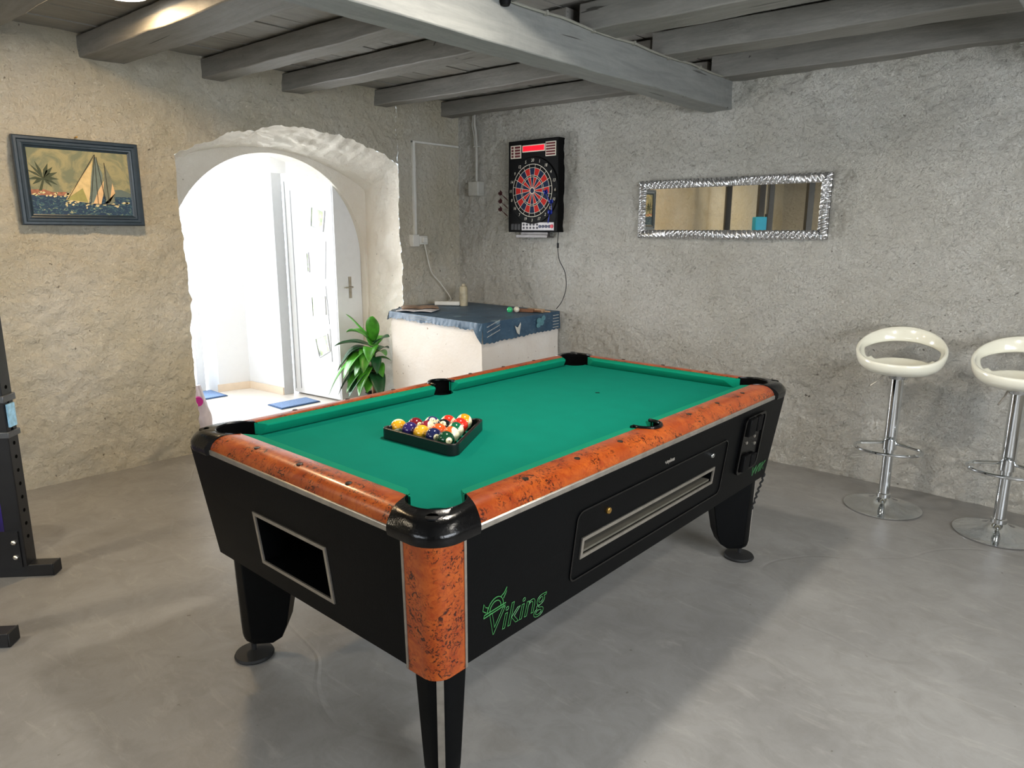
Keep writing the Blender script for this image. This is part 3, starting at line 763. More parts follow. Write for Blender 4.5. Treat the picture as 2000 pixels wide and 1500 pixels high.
def cushions():
    P = [(WI, Z_TOP-0.002), (0.006, Z_TOP-0.004), (0.0, Z_TOP-0.008), (0.0, Z_TOP-0.013), (0.024, Z_BED+0.0), (WI, Z_BED+0.0)]
    def piece(y0n, y0b, y1n, y1b, fn):
        mb = MB(); rows = []
        for s_ in [i/20 for i in range(21)]:
            row = []
            for d, z in P:
                k = d/WI; a = y0n+(y0b-y0n)*k; b = y1n+(y1b-y1n)*k; row.append(fn(d, a+(b-a)*s_, z))
            rows.append(row)
        mb.rings(rows); build('cushion', mb, M_CUSH, TT, angle=40, bevel=0.002)
    for sx in (1, -1):
        f = lambda d, y, z: (sx*(NB+d), y, z)
        piece(0.068, 0.050, 0.868, 0.896, f); piece(-0.868, -0.896, -0.068, -0.050, f)
    for sy in (1, -1):
        piece(-0.368, -0.430, 0.368, 0.430, lambda d, y, z: (y, sy*(NA+d), z))
cushions()
build('power_cable', MB().tube([(0.555-0.03*(i/60)+0.004*math.sin(i*1.1), 1.055-0.12*(i/60), 0.412-0.26*(i/60)+0.002*math.cos(i)) for i in range(61)], 0.0045, 6), M_RUBBER, TT)
# triangle rack and balls (own things, standing on the cloth)
def to_world(x, y, z):
    a = 0.0127; return Vector((3.0356+x*math.cos(a)-y*math.sin(a), -2.5403+x*math.sin(a)+y*math.cos(a), z))
def rack():
    A, B, D = Vector((-0.178, -0.630)), Vector((0.200, -0.612)), Vector((0.020, -0.285))
    def rounded(off, r):
        P = [A, B, D]; cen = (A+B+D)/3; out = []
        for i in range(3):
            p, q, n_ = P[i-1], P[i], P[(i+1) % 3]
            d1 = (p-q).normalized(); d2 = (n_-q).normalized(); bis = (d1+d2).normalized(); half = d1.angle(d2)/2
            vtx = q+bis*(off/math.sin(half)); cc = vtx+bis*(r/math.sin(half))
            a1 = -(Vector((-d1.y, d1.x))); n1 = Vector((d1.y, -d1.x)); n1 = n1 if n1.dot(bis) < 0 else -n1
            n2 = Vector((d2.y, -d2.x)); n2 = n2 if n2.dot(bis) < 0 else -n2
            for k in range(9):
                t = k/8; nn = (n1*(1-t)+n2*t).normalized(); out.append(cc+nn*r)
        return out
    O = rounded(0, 0.026); I = rounded(0.011, 0.016); n = len(O)
    mb = MB(); z0, z1 = Z_BED+0.0005, 0.855
    W_ = lambda p, z: tuple(to_world(p.x, p.y, z))
    vs = [W_(p, z0) for p in O]+[W_(p, z1) for p in O]+[W_(p, z0) for p in I]+[W_(p, z1) for p in I]
    fs = []
    for i in range(n):
        j = (i+1) % n; fs += [(i, j, n+j, n+i), (2*n+i, 3*n+i, 3*n+j, 2*n+j), (n+i, n+j, 3*n+j, 3*n+i), (i, 2*n+i, 2*n+j, j)]
    mb.add(vs, fs); o = build('triangle_rack', mb, mat('black_rack_plastic', (18, 17, 18), 0.25, noise_amt=0.1), bevel=0.002)
    tag(o, 'black plastic triangle rack lying on the green cloth around the pool balls', 'rack')
rack()
def ball_mat(i, col, stripe):
    k = NT('ball_enamel_%d' % i); c = srgb(col)
    if stripe:
        s = k.nt.nodes.new('ShaderNodeSeparateXYZ'); k.link(k.tc.outputs['Object'], s.inputs[0])
        az = k.math('ABSOLUTE', s.outputs['Z']); band = k.math('LESS_THAN', az, 0.0148)
        k.link(k.mix(band, srgb((232, 222, 186)), c), k.b.inputs['Base Color'])
    else: k.link(k.mix(k.noise(30, 2), c, c), k.b.inputs['Base Color'])
    k.b.inputs['Roughness'].default_value = 0.12; k.b.inputs['Coat Weight'].default_value = 0.4; return k.m
BALLS = [  # x,y, number, colour, stripe, tilt
 (-0.140, -0.560, 9, (226, 160, 30), True, (1.35, 0.3, 0)), (-0.081, -0.559, 4, (46, 34, 92), False, None), (-0.022, -0.558, 1, (224, 168, 44), False, None),
 (0.037, -0.557, 2, (26, 32, 72), False, 'f'), (0.096, -0.556, 6, (14, 62, 38), False, 'f'),
 (-0.110, -0.508, 7, (116, 26, 36), False, 'r'), (-0.051, -0.507, 15, (128, 34, 50), True, (0.3, 1.0, 0)), (0.008, -0.506, 5, (226, 90, 36), False, None), (0.067, -0.505, 13, (222, 96, 36), True, (0.2, 1.1, 0)),
 (-0.080, -0.457, 12, (50, 40, 100), True, (0.2, 1.2, 0)), (-0.021, -0.456, 8, (20, 22, 26), False, 't'), (0.038, -0.455, 14, (18, 92, 62), True, (0.5, 0.9, 0.3)),
 (-0.050, -0.406, 11, (204, 52, 34), True, (0.3, 1.2, 0)), (0.009, -0.405, 3, (206, 46, 32), False, None),
 (-0.020, -0.355, 10, (232, 146, 28), True, (0.25, 0.25, 0))]
BL = {9: 'yellow and cream striped pool ball in the rack corner nearest the arch', 4: 'plain purple pool ball in the front row of the rack', 1: 'plain yellow pool ball in the middle of the front row of the rack',
      2: 'navy blue pool ball numbered 2 in the front row beside the green one', 6: 'dark green pool ball numbered 6 at the near corner of the rack', 7: 'plain maroon pool ball in the second row of the rack',
      15: 'cream pool ball with a maroon stripe in the second row', 5: 'plain bright orange pool ball in the middle of the rack', 13: 'orange striped cream pool ball behind the dark green one',
      12: 'cream pool ball with a purple stripe on the far left side of the rack', 8: 'black pool ball in the middle of the rack', 14: 'cream pool ball with a green stripe along the right side of the rack',
      11: 'cream pool ball with a red stripe near the tip of the rack', 3: 'plain red pool ball in front of the topmost orange yellow one', 10: 'orange yellow pool ball at the far tip of the rack'}
RB = 0.0288
CAMV = Vector((4.80, -4.62, 1.52))
for (x, y, num, col, st, tl) in BALLS:
    p = to_world(x, y, Z_BED+RB)
    t = thing('pool_ball', p, BL[num], 'ball', 0, 'pool balls in the triangle rack')
    t.location = p
    b = build('sphere', MB().sphere((0, 0, 0), RB, 32, 20), ball_mat(num, col, st), t, angle=180)
    if st:
        ax = Vector((0.72+tl[0]*0.2, 0.60-tl[1]*0.2, 0.25 if num in (9, 13, 15) else -0.2)).normalized()
        if num == 9: ax = Vector((0.5, -0.3, -0.75)).normalized()
        if num == 10: ax = Vector((0.72, 0.66, -0.22)).normalized()
        b.rotation_euler = ax.to_track_quat('Z', 'Y').to_euler()
    # white number spot
    if tl in ('f', 'r', 't') or num == 12:
        vdir = (CAMV-p).normalized()
        if tl == 'f': d = (vdir+Vector((0.35, 0.25, -0.15))).normalized()
        elif tl == 'r': d = (vdir+Vector((0.55, 0.5, 0.1))).normalized()
        elif tl == 't': d = (vdir+Vector((-0.1, -0.05, 0.55))).normalized()
        else: d = (vdir+Vector((0.05, 0.1, 0.75))).normalized()
        q = d.to_track_quat('Z', 'Y'); m3 = q.to_matrix()
        cap = MB().lathe([(RB*math.sin(a), RB*math.cos(a)+0.0002) for a in (0.0001, 0.15, 0.3, 0.4)], n=20, cap=False).map(lambda X, Y, Z: tuple(m3 @ Vector((X, Y, Z))))
        build('number_spot', cap, mat('ball_cream', (238, 226, 180), 0.15, coat=0.4, noise_amt=0.02), b if not isinstance(tl, tuple) else t, fixn=False)
        v, f = text_mesh(str(num), 0.013)
        ctr = d
        upv = Vector((0, 0, 1)); xr = upv.cross(d).normalized(); yu = d.cross(xr)
        tm = MB().add([tuple((xr*X+yu*Y+d*math.sqrt(max(1e-9, (RB+0.0005)**2-X*X-Y*Y)))) for X, Y, Z in v], f)
        build('number', tm, mat('ball_ink', (15, 15, 15), 0.3, noise_amt=0.02), t, fixn=False)

# ------------------------------------------------------------------ bar stools
def seat_mesh():
    mb = MB(); NT_, NS = 48, 12
    def pt(i, j):
        th = 2*PI*i/NT_; s_ = j/NS
        back = 0.5*(1+math.sin(th))            # 1 at the back (+y), 0 at the front
        R = 0.205+0.008*back
        r = R*(math.sin(s_*PI/2)**0.9)
        h = 0.075+0.155*back**1.35
        zz = h*(s_**2.6)
        lean = 0.035*back*s_**4
        return (r*math.cos(th)*1.02, r*math.sin(th)*0.96+lean, zz)
    keep = []
    vs = [(0, 0, 0.0)]+[pt(i, j) for j in range(1, NS+1) for i in range(NT_)]
    idx = lambda i, j: 1+(j-1)*NT_+(i % NT_)
    fs = [(0, idx(i, 1), idx(i+1, 1)) for i in range(NT_)]
    for j in range(1, NS):
        for i in range(NT_):
            th = 2*PI*(i+0.5)/NT_; a = abs(((th-PI/2+PI) % (2*PI))-PI)   # angle from the back
            if 8 <= j <= 9 and a < 1.22: continue
            if j == 7 and a < 0.9: continue
            if j == 10 and a < 0.55 and False: continue
            fs.append((idx(i, j), idx(i+1, j), idx(i+1, j+1), idx(i, j+1)))
    mb.add(vs, fs); return mb
def make_stool():
    t = thing('bar_stool', (0, 0, 0), '', 'bar stool')
    s_ = build('seat', seat_mesh(), M_SEAT, t, angle=180, loc=(0, 0, 0.775), solid=0.020, sub=1)
    build('base', MB().lathe([(0.198, 0.0), (0.200, 0.006), (0.19, 0.010), (0.14, 0.018), (0.09, 0.030), (0.055, 0.045), (0.036, 0.062), (0.036, 0.082), (0.031, 0.086)], n=56), M_CHROME, t, angle=40)
    build('column', MB().lathe([(0.028, 0.08), (0.028, 0.36), (0.033, 0.362), (0.033, 0.74), (0.05, 0.745), (0.06, 0.772), (0.02, 0.776)], n=36), M_CHROME, t)
    fr = MB(); pts = []
    for i in range(25):
        a = math.radians(-210+240*i/24); pts.append((0.0+0.165*math.cos(a), -0.085+0.125*math.sin(a), 0.365))
    path = [(0.0, 0.02, 0.375), (-0.05, 0.01, 0.372)]+[(p[0], p[1], p[2]) for p in pts]+[(0.05, 0.01, 0.372), (0.0, 0.02, 0.375)]
    fr.tube(path, 0.009, 10); fr.lathe([(0.0375, 0.345), (0.0375, 0.40)], n=28)
    build('footrest', fr, M_CHROME, t)
    build('lever', MB().tube([(-0.02, 0, 0.765), (-0.07, -0.01, 0.755), (-0.085, -0.015, 0.73), (-0.125, -0.03, 0.695)], 0.005, 8), M_SILVER, t)
    return t
st1 = make_stool(); st1.location = (3.846, -0.405, 0); st1.rotation_euler = (0, 0, 0.16)
st1['label'] = 'cream plastic bar stool on a chrome pedestal, standing whole to the left of its twin'; st1['group'] = 'bar stools by the back wall'
r_ = st1.copy(); COL.objects.link(r_)
for ch in list(st1.children):
    c_ = ch.copy(); COL.objects.link(c_); c_.parent = r_
r_.location = (4.392, -0.40, 0); r_.rotation_euler = (0, 0, 0.05)
for ch in r_.children:
    if ch.name.startswith('lever'): ch.rotation_euler = (0, 0, 0.75)
r_['label'] = 'cream plastic bar stool cut off by the right edge of the photo'

# ------------------------------------------------------------------ wall mirror
def mirror():
    x0, x1, z0, z1 = 1.930, 3.280, 1.474, 1.880; FW = 0.062
    t = thing('wall_mirror', ((x0+x1)/2, -0.030, (z0+z1)/2), 'long horizontal mirror in a carved silver frame on the rough white wall', 'mirror')
    t.rotation_euler = (0.0, 0.0, 0.0)
    hx, hz = (x1-x0)/2, (z1-z0)/2
    mb = MB()
    def strip(length, place, n):
        nu, nv = n, 10
        def f(a, b):
            s_ = a*length; w_ = b*FW
            # mitre
            s2 = w_+(length-2*w_)*a
            sb = max(0.0, math.sin(PI*b)); prof = sb**0.6*0.016+0.006
            ph = s2*2*PI/0.034; leaf = math.sin(ph+(b-0.5)*5.5*math.sin(s2*9+1)+0.6*math.sin(ph*0.37))
            prof += 0.010*leaf*sb**0.5+0.004*math.sin(ph*2.1+b*9)*math.sin(PI*b)
            return place(s2, w_, prof)
        mb.grid(f, nu, nv)
    strip(2*hx, lambda s_, w_, p: (-hx+s_, -p, -hz+w_), 420)
    strip(2*hx, lambda s_, w_, p: (hx-s_, -p, hz-w_), 420)
    strip(2*hz, lambda s_, w_, p: (hx-w_, -p, -hz+s_), 130)
    strip(2*hz, lambda s_, w_, p: (-hx+w_, -p, hz-s_), 130)
    build('frame', mb, M_SILVERFR, t, angle=180)
    build('backing', MB().box(-hx+0.003, hx-0.003, -0.004, 0.012, -hz+0.003, hz-0.003), M_BLACKMATT, t)
    build('glass', MB().box(-hx+FW-0.004, hx-FW+0.004, -0.0075, -0.0045, -hz+FW-0.004, hz-FW+0.004), M_MIRROR, t)
mirror()

# ------------------------------------------------------------------ electronic dartboard
def dartboard():
    X0, X1, Z0, Z1, D = 0.675, 1.205, 1.515, 2.243, 0.075
    t = thing('dartboard', (X0, 0, Z0), 'black electronic dartboard with red display and red and navy segments, on the back wall', 'dartboard')
    W_, H = X1-X0, Z1-Z0
    # local: x right, z up, -y towards the room
    build('housing', MB().box(0, W_, -D, 0.01, 0, H), M_BLACKMATT, t, bevel=0.006)
    yb = -D
    cx, cz = 0.270, 0.330; R = 0.207
    def ringseg(r0, r1, a0, a1, y, n=4):
        v = []
        for i in range(n+1):
            a = a0+(a1-a0)*i/n; v += [(cx+r0*math.sin(a), y, cz+r0*math.cos(a)), (cx+r1*math.sin(a), y, cz+r1*math.cos(a))]
        return v, [(2*i, 2*i+1, 2*i+3, 2*i+2) for i in range(n)]
    plate = MB()
    plate.lathe([(0.0, 0.0), (0.262, 0.0), (0.266, 0.004)], n=64, cap=False).map(lambda x, y, z: (cx+x, yb-0.008+z*1.0, cz+y))
    build('number_ring', plate, mat('satin_black', (5, 5, 6), 0.55, spec=0.12, noise_amt=0.1), t, fixn=False)
    red, blu, blk = MB(), MB(), MB()
    for k in range(20):
        a0, a1 = (k-0.5)*PI/10, (k+0.5)*PI/10; g = 0.012
        tgt = blu if k % 2 == 0 else red; oth = blk
        for r0, r1 in ((0.122, 0.176), (0.026, 0.107)):
            v, f = ringseg(r0, r1, a0+g*0.5, a1-g*0.5, yb-0.0100); tgt.add(v, f)
        for r0, r1 in ((0.182, 0.202), (0.110, 0.118)):
            v, f = ringseg(r0, r1, a0+g*0.4, a1-g*0.4, yb-0.0100); blk.add(v, f)
    build('red_segments', red, mat('dart_red', (196, 34, 26), 0.6, spec=0.15, noise_amt=0.08, noise_scale=120), t, fixn=False)
    build('navy_segments', blu, mat('dart_navy', (12, 34, 66), 0.6, spec=0.15, noise_amt=0.08, noise_scale=120), t, fixn=False)
    build('black_segments', blk, mat('dart_black', (10, 9, 10), 0.6, spec=0.1, noise_amt=0.08), t, fixn=False)
    sp = MB(); wy = yb-0.0105
    for r, w2 in ((R, 0.0022), (0.179, 0.0016), (0.121, 0.0016), (0.108, 0.0016), (0.023, 0.003)):
        v, f = ringseg(r-w2, r+w2, 0, 2*PI, wy, 80); sp.add(v, f)
    for k in range(20):
        a = (k-0.5)*PI/10; n = Vector((math.cos(a), -math.sin(a)))*0.0014; d = Vector((math.sin(a), math.cos(a)))
        p, q = d*0.024, d*R
        sp.add([(cx+p.x+n.x, wy, cz+p.y+n.y), (cx+q.x+n.x, wy, cz+q.y+n.y), (cx+q.x-n.x, wy, cz+q.y-n.y), (cx+p.x-n.x, wy, cz+p.y-n.y)], [(0, 1, 2, 3)])
    build('spider', sp, mat('dart_cream', (226, 218, 200), 0.5, noise_amt=0.05), t, fixn=False)
    v, f = ringseg(0.0, 0.018, 0, 2*PI, wy, 24); build('bullseye', MB().add(v, f), MATS['dart_navy'], t, fixn=False)
    nums = [20, 1, 18, 4, 13, 6, 10, 15, 2, 17, 3, 19, 7, 16, 8, 11, 14, 9, 12, 5]
    for k, nn in enumerate(nums):
        nm = MB()
        v, f = text_mesh(str(nn), 0.034, 0, 0.2); a = k*PI/10; r = R+0.029
        nm.add([(cx+r*math.sin(a)+x*0.9, yb-0.010-z*0.2, cz+r*math.cos(a)+y) for x, y, z in v], f)
        build('numeral', nm, MATS['dart_cream'], t, fixn=False)
    # display
    def quad(mb, a, b, c, d_, y0=-0.006, y1=0.0):
        mb.box(a, b, yb+y0, yb+y1, c, d_)
    fr = MB(); quad(fr, 0.155, 0.395, 0.632, 0.688); build('display_frame', fr, MATS['dart_cream'], t, bevel=0.002)
    ds = MB(); quad(ds, 0.163, 0.387, 0.640, 0.680, -0.008)
    build('display', ds, mat('red_led_window', (190, 12, 30), 0.2, emit=(230, 20, 40), es=0.7, noise_amt=0.3, noise_scale=14), t, bevel=0.002)
    pl = MB(); quad(pl, 0.03, 0.142, 0.59, 0.692); build('score_panel', pl, MATS['dart_cream'], t)
    pr = MB(); quad(pr, 0.402, 0.505, 0.590, 0.700); build('game_list_panel', pr, MATS['dart_cream'], t)
    ink = MB()
    for i in range(4):
        z = 0.598+i*0.023
        quad(ink, 0.04, 0.062, z, z+0.017, -0.008); quad(ink, 0.078, 0.134, z, z+0.017, -0.008)
    for i in range(5):
        z = 0.597+i*0.0205; quad(ink, 0.408, 0.499, z, z+0.013, -0.008)
    build('panel_bars', ink, mat('dart_dark_red', (96, 14, 22), 0.4, noise_amt=0.25, noise_scale=60), t)
    bp = MB(); quad(bp, 0.155, 0.497, 0.014, 0.078); bpo = build('button_panel', bp, mat('button_panel_grey', (206, 202, 204), 0.4, noise_amt=0.04), t, bevel=0.002)
    for i in range(5):
        for j in range(2):
            b = MB().lathe([(0.009, 0), (0.008, 0.006)], n=14).map(lambda x, y, z: (0.178+i*0.036+x, yb-0.005-z, 0.034+j*0.026+y)); build('button', b, mat('button_dark', (40, 36, 48), 0.4, noise_amt=0.1), bpo)
    for i in range(4):
        b = MB().lathe([(0.013, 0), (0.012, 0.006)], n=16).map(lambda x, y, z: (0.352+i*0.033+x, yb-0.005-z, 0.045+y)); build('button', b, mat('button_navy', (34, 40, 74), 0.4, noise_amt=0.1), bpo)
    b = MB().lathe([(0.016, 0), (0.014, 0.007)], n=16).map(lambda x, y, z: (0.477+x, yb-0.005-z, 0.046+y)); build('button', b, mat('button_red', (206, 40, 60), 0.35, noise_amt=0.05), bpo)
    sg = MB()
    for i in range(3): quad(sg, 0.035+i*0.037, 0.065+i*0.037, 0.018, 0.066, -0.004)
    build('speaker_grille', sg, mat('grille_grey', (58, 58, 60), 0.6, noise_amt=0.2, noise_scale=90), t)
    tr = MB().box(0.10, 0.435, -0.085, 0.0, -0.045, -0.034); tr.box(0.10, 0.435, -0.088, -0.083, -0.045, -0.022); tr.box(0.12, 0.41, -0.05, -0.02, -0.034, 0.0)
    build('dart_tray', tr, mat('tray_grey_metal', (112, 108, 106), 0.35, metal=0.6, noise_amt=0.15), t, bevel=0.002)
dartboard()
def dart(loc, col, name_lab, rot):
    t = thing('dart', loc, name_lab, 'dart', 0, 'darts clipped to the dartboard sides'); t.rotation_euler = rot
    build('barrel', MB().lathe([(0.001, 0.0), (0.0035, 0.012), (0.0045, 0.02), (0.0045, 0.05), (0.0025, 0.055), (0.0025, 0.085)], n=10), col, t)
    fl = MB()
    for k in range(4):
        a = k*PI/2; c_, s_ = math.cos(a), math.sin(a)
        fl.add([(0, 0, 0.075), (0.018*c_, 0.018*s_, 0.085), (0.019*c_, 0.019*s_, 0.112), (0, 0, 0.106)], [(0, 1, 2, 3)])
    build('flight', fl, col, t, solid=0.0015, fixn=False)
mr = mat('dart_flight_maroon', (60, 8, 10), 0.5, noise_amt=0.1); mbl = mat('dart_flight_blue', (22, 44, 150), 0.35, noise_amt=0.2, noise_scale=80)
for k, z in enumerate((1.69, 1.755, 1.82)):
    dart((0.70, -0.105, z-0.05), mr, 'dark red dart on the left side of the dartboard, %s of three' % ('lowest', 'middle', 'topmost')[k], (0.1, -0.85, 0.2))
for k, (x, z) in enumerate(((1.13, 1.60), (1.172, 1.68), (1.15, 1.76))):
    dart((x, -0.105, z-0.02), mbl, 'blue dart on the right side of the dartboard, %s of three' % ('lowest', 'middle', 'topmost')[k], (0.2, 0.25-0.3*k, 0.3))
def cord(name, pts, r, m, label, cat='cord', plug=None):
    # smooth catmull path
    P = [Vector(p) for p in pts]; out = []
    for i in range(len(P)-1):
        p0, p1, p2, p3 = P[max(i-1, 0)], P[i], P[i+1], P[min(i+2, len(P)-1)]
        for k in range(6):
            t = k/6; out.append(0.5*((2*p1)+(p2-p0)*t+(2*p0-5*p1+4*p2-p3)*t*t+(3*p1-p0-3*p2+p3)*t**3))
    out.append(P[-1]); mb = MB().tube(out, r, 7)
    if plug: mb.tube([Vector(plug)+Vector((0, 0, 0.02)), Vector(plug)+Vector((0, 0, -0.02))], 0.009, 8)
    return tag(build(name, mb, m), label, cat)
pc = cord('power_cord', [(1.195, -0.045, 1.53), (1.190, -0.05, 1.44), (1.185, -0.04, 1.38), (1.205, -0.04, 1.29), (1.262, -0.04, 1.20), (1.278, -0.04, 1.08), (1.245, -0.045, 0.97), (1.19, -0.05, 0.90)], 0.0032, M_RUBBER,
     'thin black cord hanging from the dartboard down to the counter', plug=(1.187, -0.042, 1.41))
db = bpy.data.objects['dartboard']; pc.parent = db; pc.location = -db.location; del pc['category']; pc['label'] = 'thin black cord with inline switch'

# ------------------------------------------------------------------ framed sailing picture
def picture():
    y0, y1, z0, z1 = -3.432, -2.778, 1.544, 2.031
    cyy, czz = (y0+y1)/2, (z0+z1)/2; hy, hz = (y1-y0)/2, (z1-z0)/2
    t = thing('framed_picture', (0.035, cyy, czz), 'sailing ship picture in a dark blue frame on the left wall', 'picture')
    # local: x out of the wall, u = y (image left->right is -y..+y), z up
    FWp = 0.062; prof = [(0.0, -0.02), (0.0, 0.012), (0.006, 0.018), (0.018, 0.018), (0.024, 0.011), (0.036, 0.010), (0.042, 0.015), (0.049, 0.013), (0.056, 0.006), (0.062, 0.004), (0.062, -0.01)]
    mb = MB(); rings = []
    for sy, sz in ((-1, -1), (1, -1), (1, 1), (-1, 1), (-1, -1)):
        rings.append([(x, sy*(hy-w_), sz*(hz-w_)) for w_, x in prof])
    mb.rings(rings, False, False, closed=False); build('frame', mb, mat('dark_blue_frame_paint', (32, 46, 58), 0.35, noise_amt=0.15, noise_scale=30), t, angle=25)
    build('backing', MB().box(-0.02, 0.001, -hy+0.01, hy-0.01, -hz+0.01, hz-0.01), M_BLACKMATT, t)
    iy, iz = hy-FWp, hz-FWp
    k = NT('picture_sky'); c = k.mix(k.ramp(k.noise(9, 6, 0.6, dist=1.5), [(0.42, BW[0]), (0.58, BW[1])]), srgb((112, 116, 92)), srgb((150, 142, 104))); k.link(c, k.b.inputs['Base Color']); k.b.inputs['Roughness'].default_value = 0.7
    k2 = NT('picture_sea'); c = k2.ramp(k2.noise(38, 6, 0.7, vec=k2.mapping((1, 1, 1.8)), dist=1.2), [(0.42, srgb((28, 52, 78))), (0.52, srgb((54, 88, 100))), (0.58, srgb((90, 112, 96))), (0.63, srgb((200, 186, 142)))], 'CONSTANT'); k2.link(c, k2.b.inputs['Base Color']); k2.b.inputs['Roughness'].default_value = 0.7
    def poly(pts, x, m, name):
        # u,v in 0..1 (left to right, bottom to top)
        b = MB().rings([[(x, -iy+2*iy*u, -iz+2*iz*v) for u, v in pts], [(x-0.0006, -iy+2*iy*u, -iz+2*iz*v) for u, v in pts]]); return b
    canvas = build('canvas', poly([(0, 0), (1, 0), (1, 1), (0, 1)], 0.002, None, ''), k.m, t)
    build('painted_sea', poly([(0, 0), (1, 0), (1, 0.30), (0, 0.30)], 0.003, None, ''), k2.m, canvas)
    build('painted_hills', poly([(0.3, 0.30), (1, 0.30), (1, 0.36), (0.9, 0.42), (0.75, 0.40), (0.6, 0.36), (0.3, 0.35)], 0.0028, None, ''), mat('pic_hill', (92, 104, 98), 0.7, noise_amt=0.1), canvas)
    build('painted_beach', poly([(0, 0.29), (0.36, 0.29), (0.33, 0.35), (0.2, 0.34), (0.12, 0.38), (0, 0.37)], 0.0032, None, ''), mat('pic_beach', (150, 98, 74), 0.7, noise_amt=0.3, noise_scale=60), canvas)
    foam = MB(); rd = random.Random(5)
    for i in range(46):
        u = rd.uniform(0.02, 0.36) if i < 16 else rd.uniform(0.32, 0.96); v = rd.uniform(0.27, 0.33) if i < 16 else rd.gauss(0.17, 0.04) if u < 0.9 else 0.2
        s_ = rd.uniform(0.01, 0.03); b = poly([(u-s_, v), (u, v-0.014), (u+s_*0.8, v+0.006), (u+s_*0.2, v+0.022)], 0.0038, None, ''); foam.add(b.v, b.f)
    build('painted_foam', foam, mat('pic_foam', (216, 200, 152), 0.7, noise_amt=0.1), canvas)
    # palm
    trunk = poly([(0.075, 0.36), (0.105, 0.36), (0.14, 0.55), (0.125, 0.55)], 0.0036, None, '')
    palm = MB().add(trunk.v, trunk.f)
    for a, L in ((10, 0.15), (38, 0.18), (75, 0.22), (105, 0.24), (140, 0.2), (175, 0.15), (205, 0.12), (-20, 0.14), (-45, 0.10), (60, 0.2), (120, 0.22)):
        r = math.radians(a); dx, dz = math.cos(r)*L, math.sin(r)*L*1.25; nx, nz_ = -math.sin(r)*0.018, math.cos(r)*0.022
        u, v = 0.13, 0.54
        b = poly([(u, v), (u+dx*0.45+nx, v+dz*0.5+nz_), (u+dx, v+dz-0.03), (u+dx*0.5-nx, v+dz*0.45-nz_)], 0.004, None, ''); palm.add(b.v, b.f)
    build('painted_palm', palm, mat('pic_palm', (58, 66, 44), 0.7, noise_amt=0.2, noise_scale=80), canvas)
    sails = [([(0.32, 0.23), (0.55, 0.19), (0.63, 0.86)], (206, 180, 128)), ([(0.32, 0.235), (0.54, 0.20), (0.50, 0.42)], (150, 144, 84)),
             ([(0.56, 0.20), (0.66, 0.18), (0.72, 0.64), (0.66, 0.93), (0.60, 0.62)], (104, 116, 108)), ([(0.59, 0.18), (0.67, 0.17), (0.77, 0.66), (0.66, 0.40)], (214, 176, 130)),
             ([(0.74, 0.16), (0.82, 0.22), (0.80, 0.62), (0.75, 0.80), (0.71, 0.40)], (112, 114, 96)), ([(0.70, 0.18), (0.76, 0.20), (0.81, 0.52), (0.83, 0.36), (0.80, 0.30)], (208, 170, 124))]
    for i, (P, c_) in enumerate(sails):
        build('painted_sail', poly(P, 0.0042+0.0004*i, None, ''), mat('pic_sail_%d' % i, c_, 0.7, noise_amt=0.12, noise_scale=40), canvas)
    lines = MB()
    for (u0, v0, u1, v1) in ((0.64, 0.18, 0.655, 0.96), (0.755, 0.2, 0.745, 0.84), (0.34, 0.24, 0.65, 0.95), (0.57, 0.2, 0.65, 0.92), (0.72, 0.2, 0.67, 0.92), (0.5, 0.18, 0.86, 0.17)):
        dx, dz = u1-u0, v1-v0; L = math.hypot(dx, dz); nx, nz_ = -dz/L*0.003, dx/L*0.004
        b = poly([(u0+nx, v0+nz_), (u1+nx, v1+nz_), (u1-nx, v1-nz_), (u0-nx, v0-nz_)], 0.0075, None, ''); lines.add(b.v, b.f)
    build('painted_rigging', lines, mat('pic_dark', (36, 34, 30), 0.7, noise_amt=0.1), canvas)
    build('nail', MB().tube([(-0.03, 0.0, hz+0.012), (0.008, 0.0, hz+0.014)], 0.005, 8), M_BRASS, t)
picture()

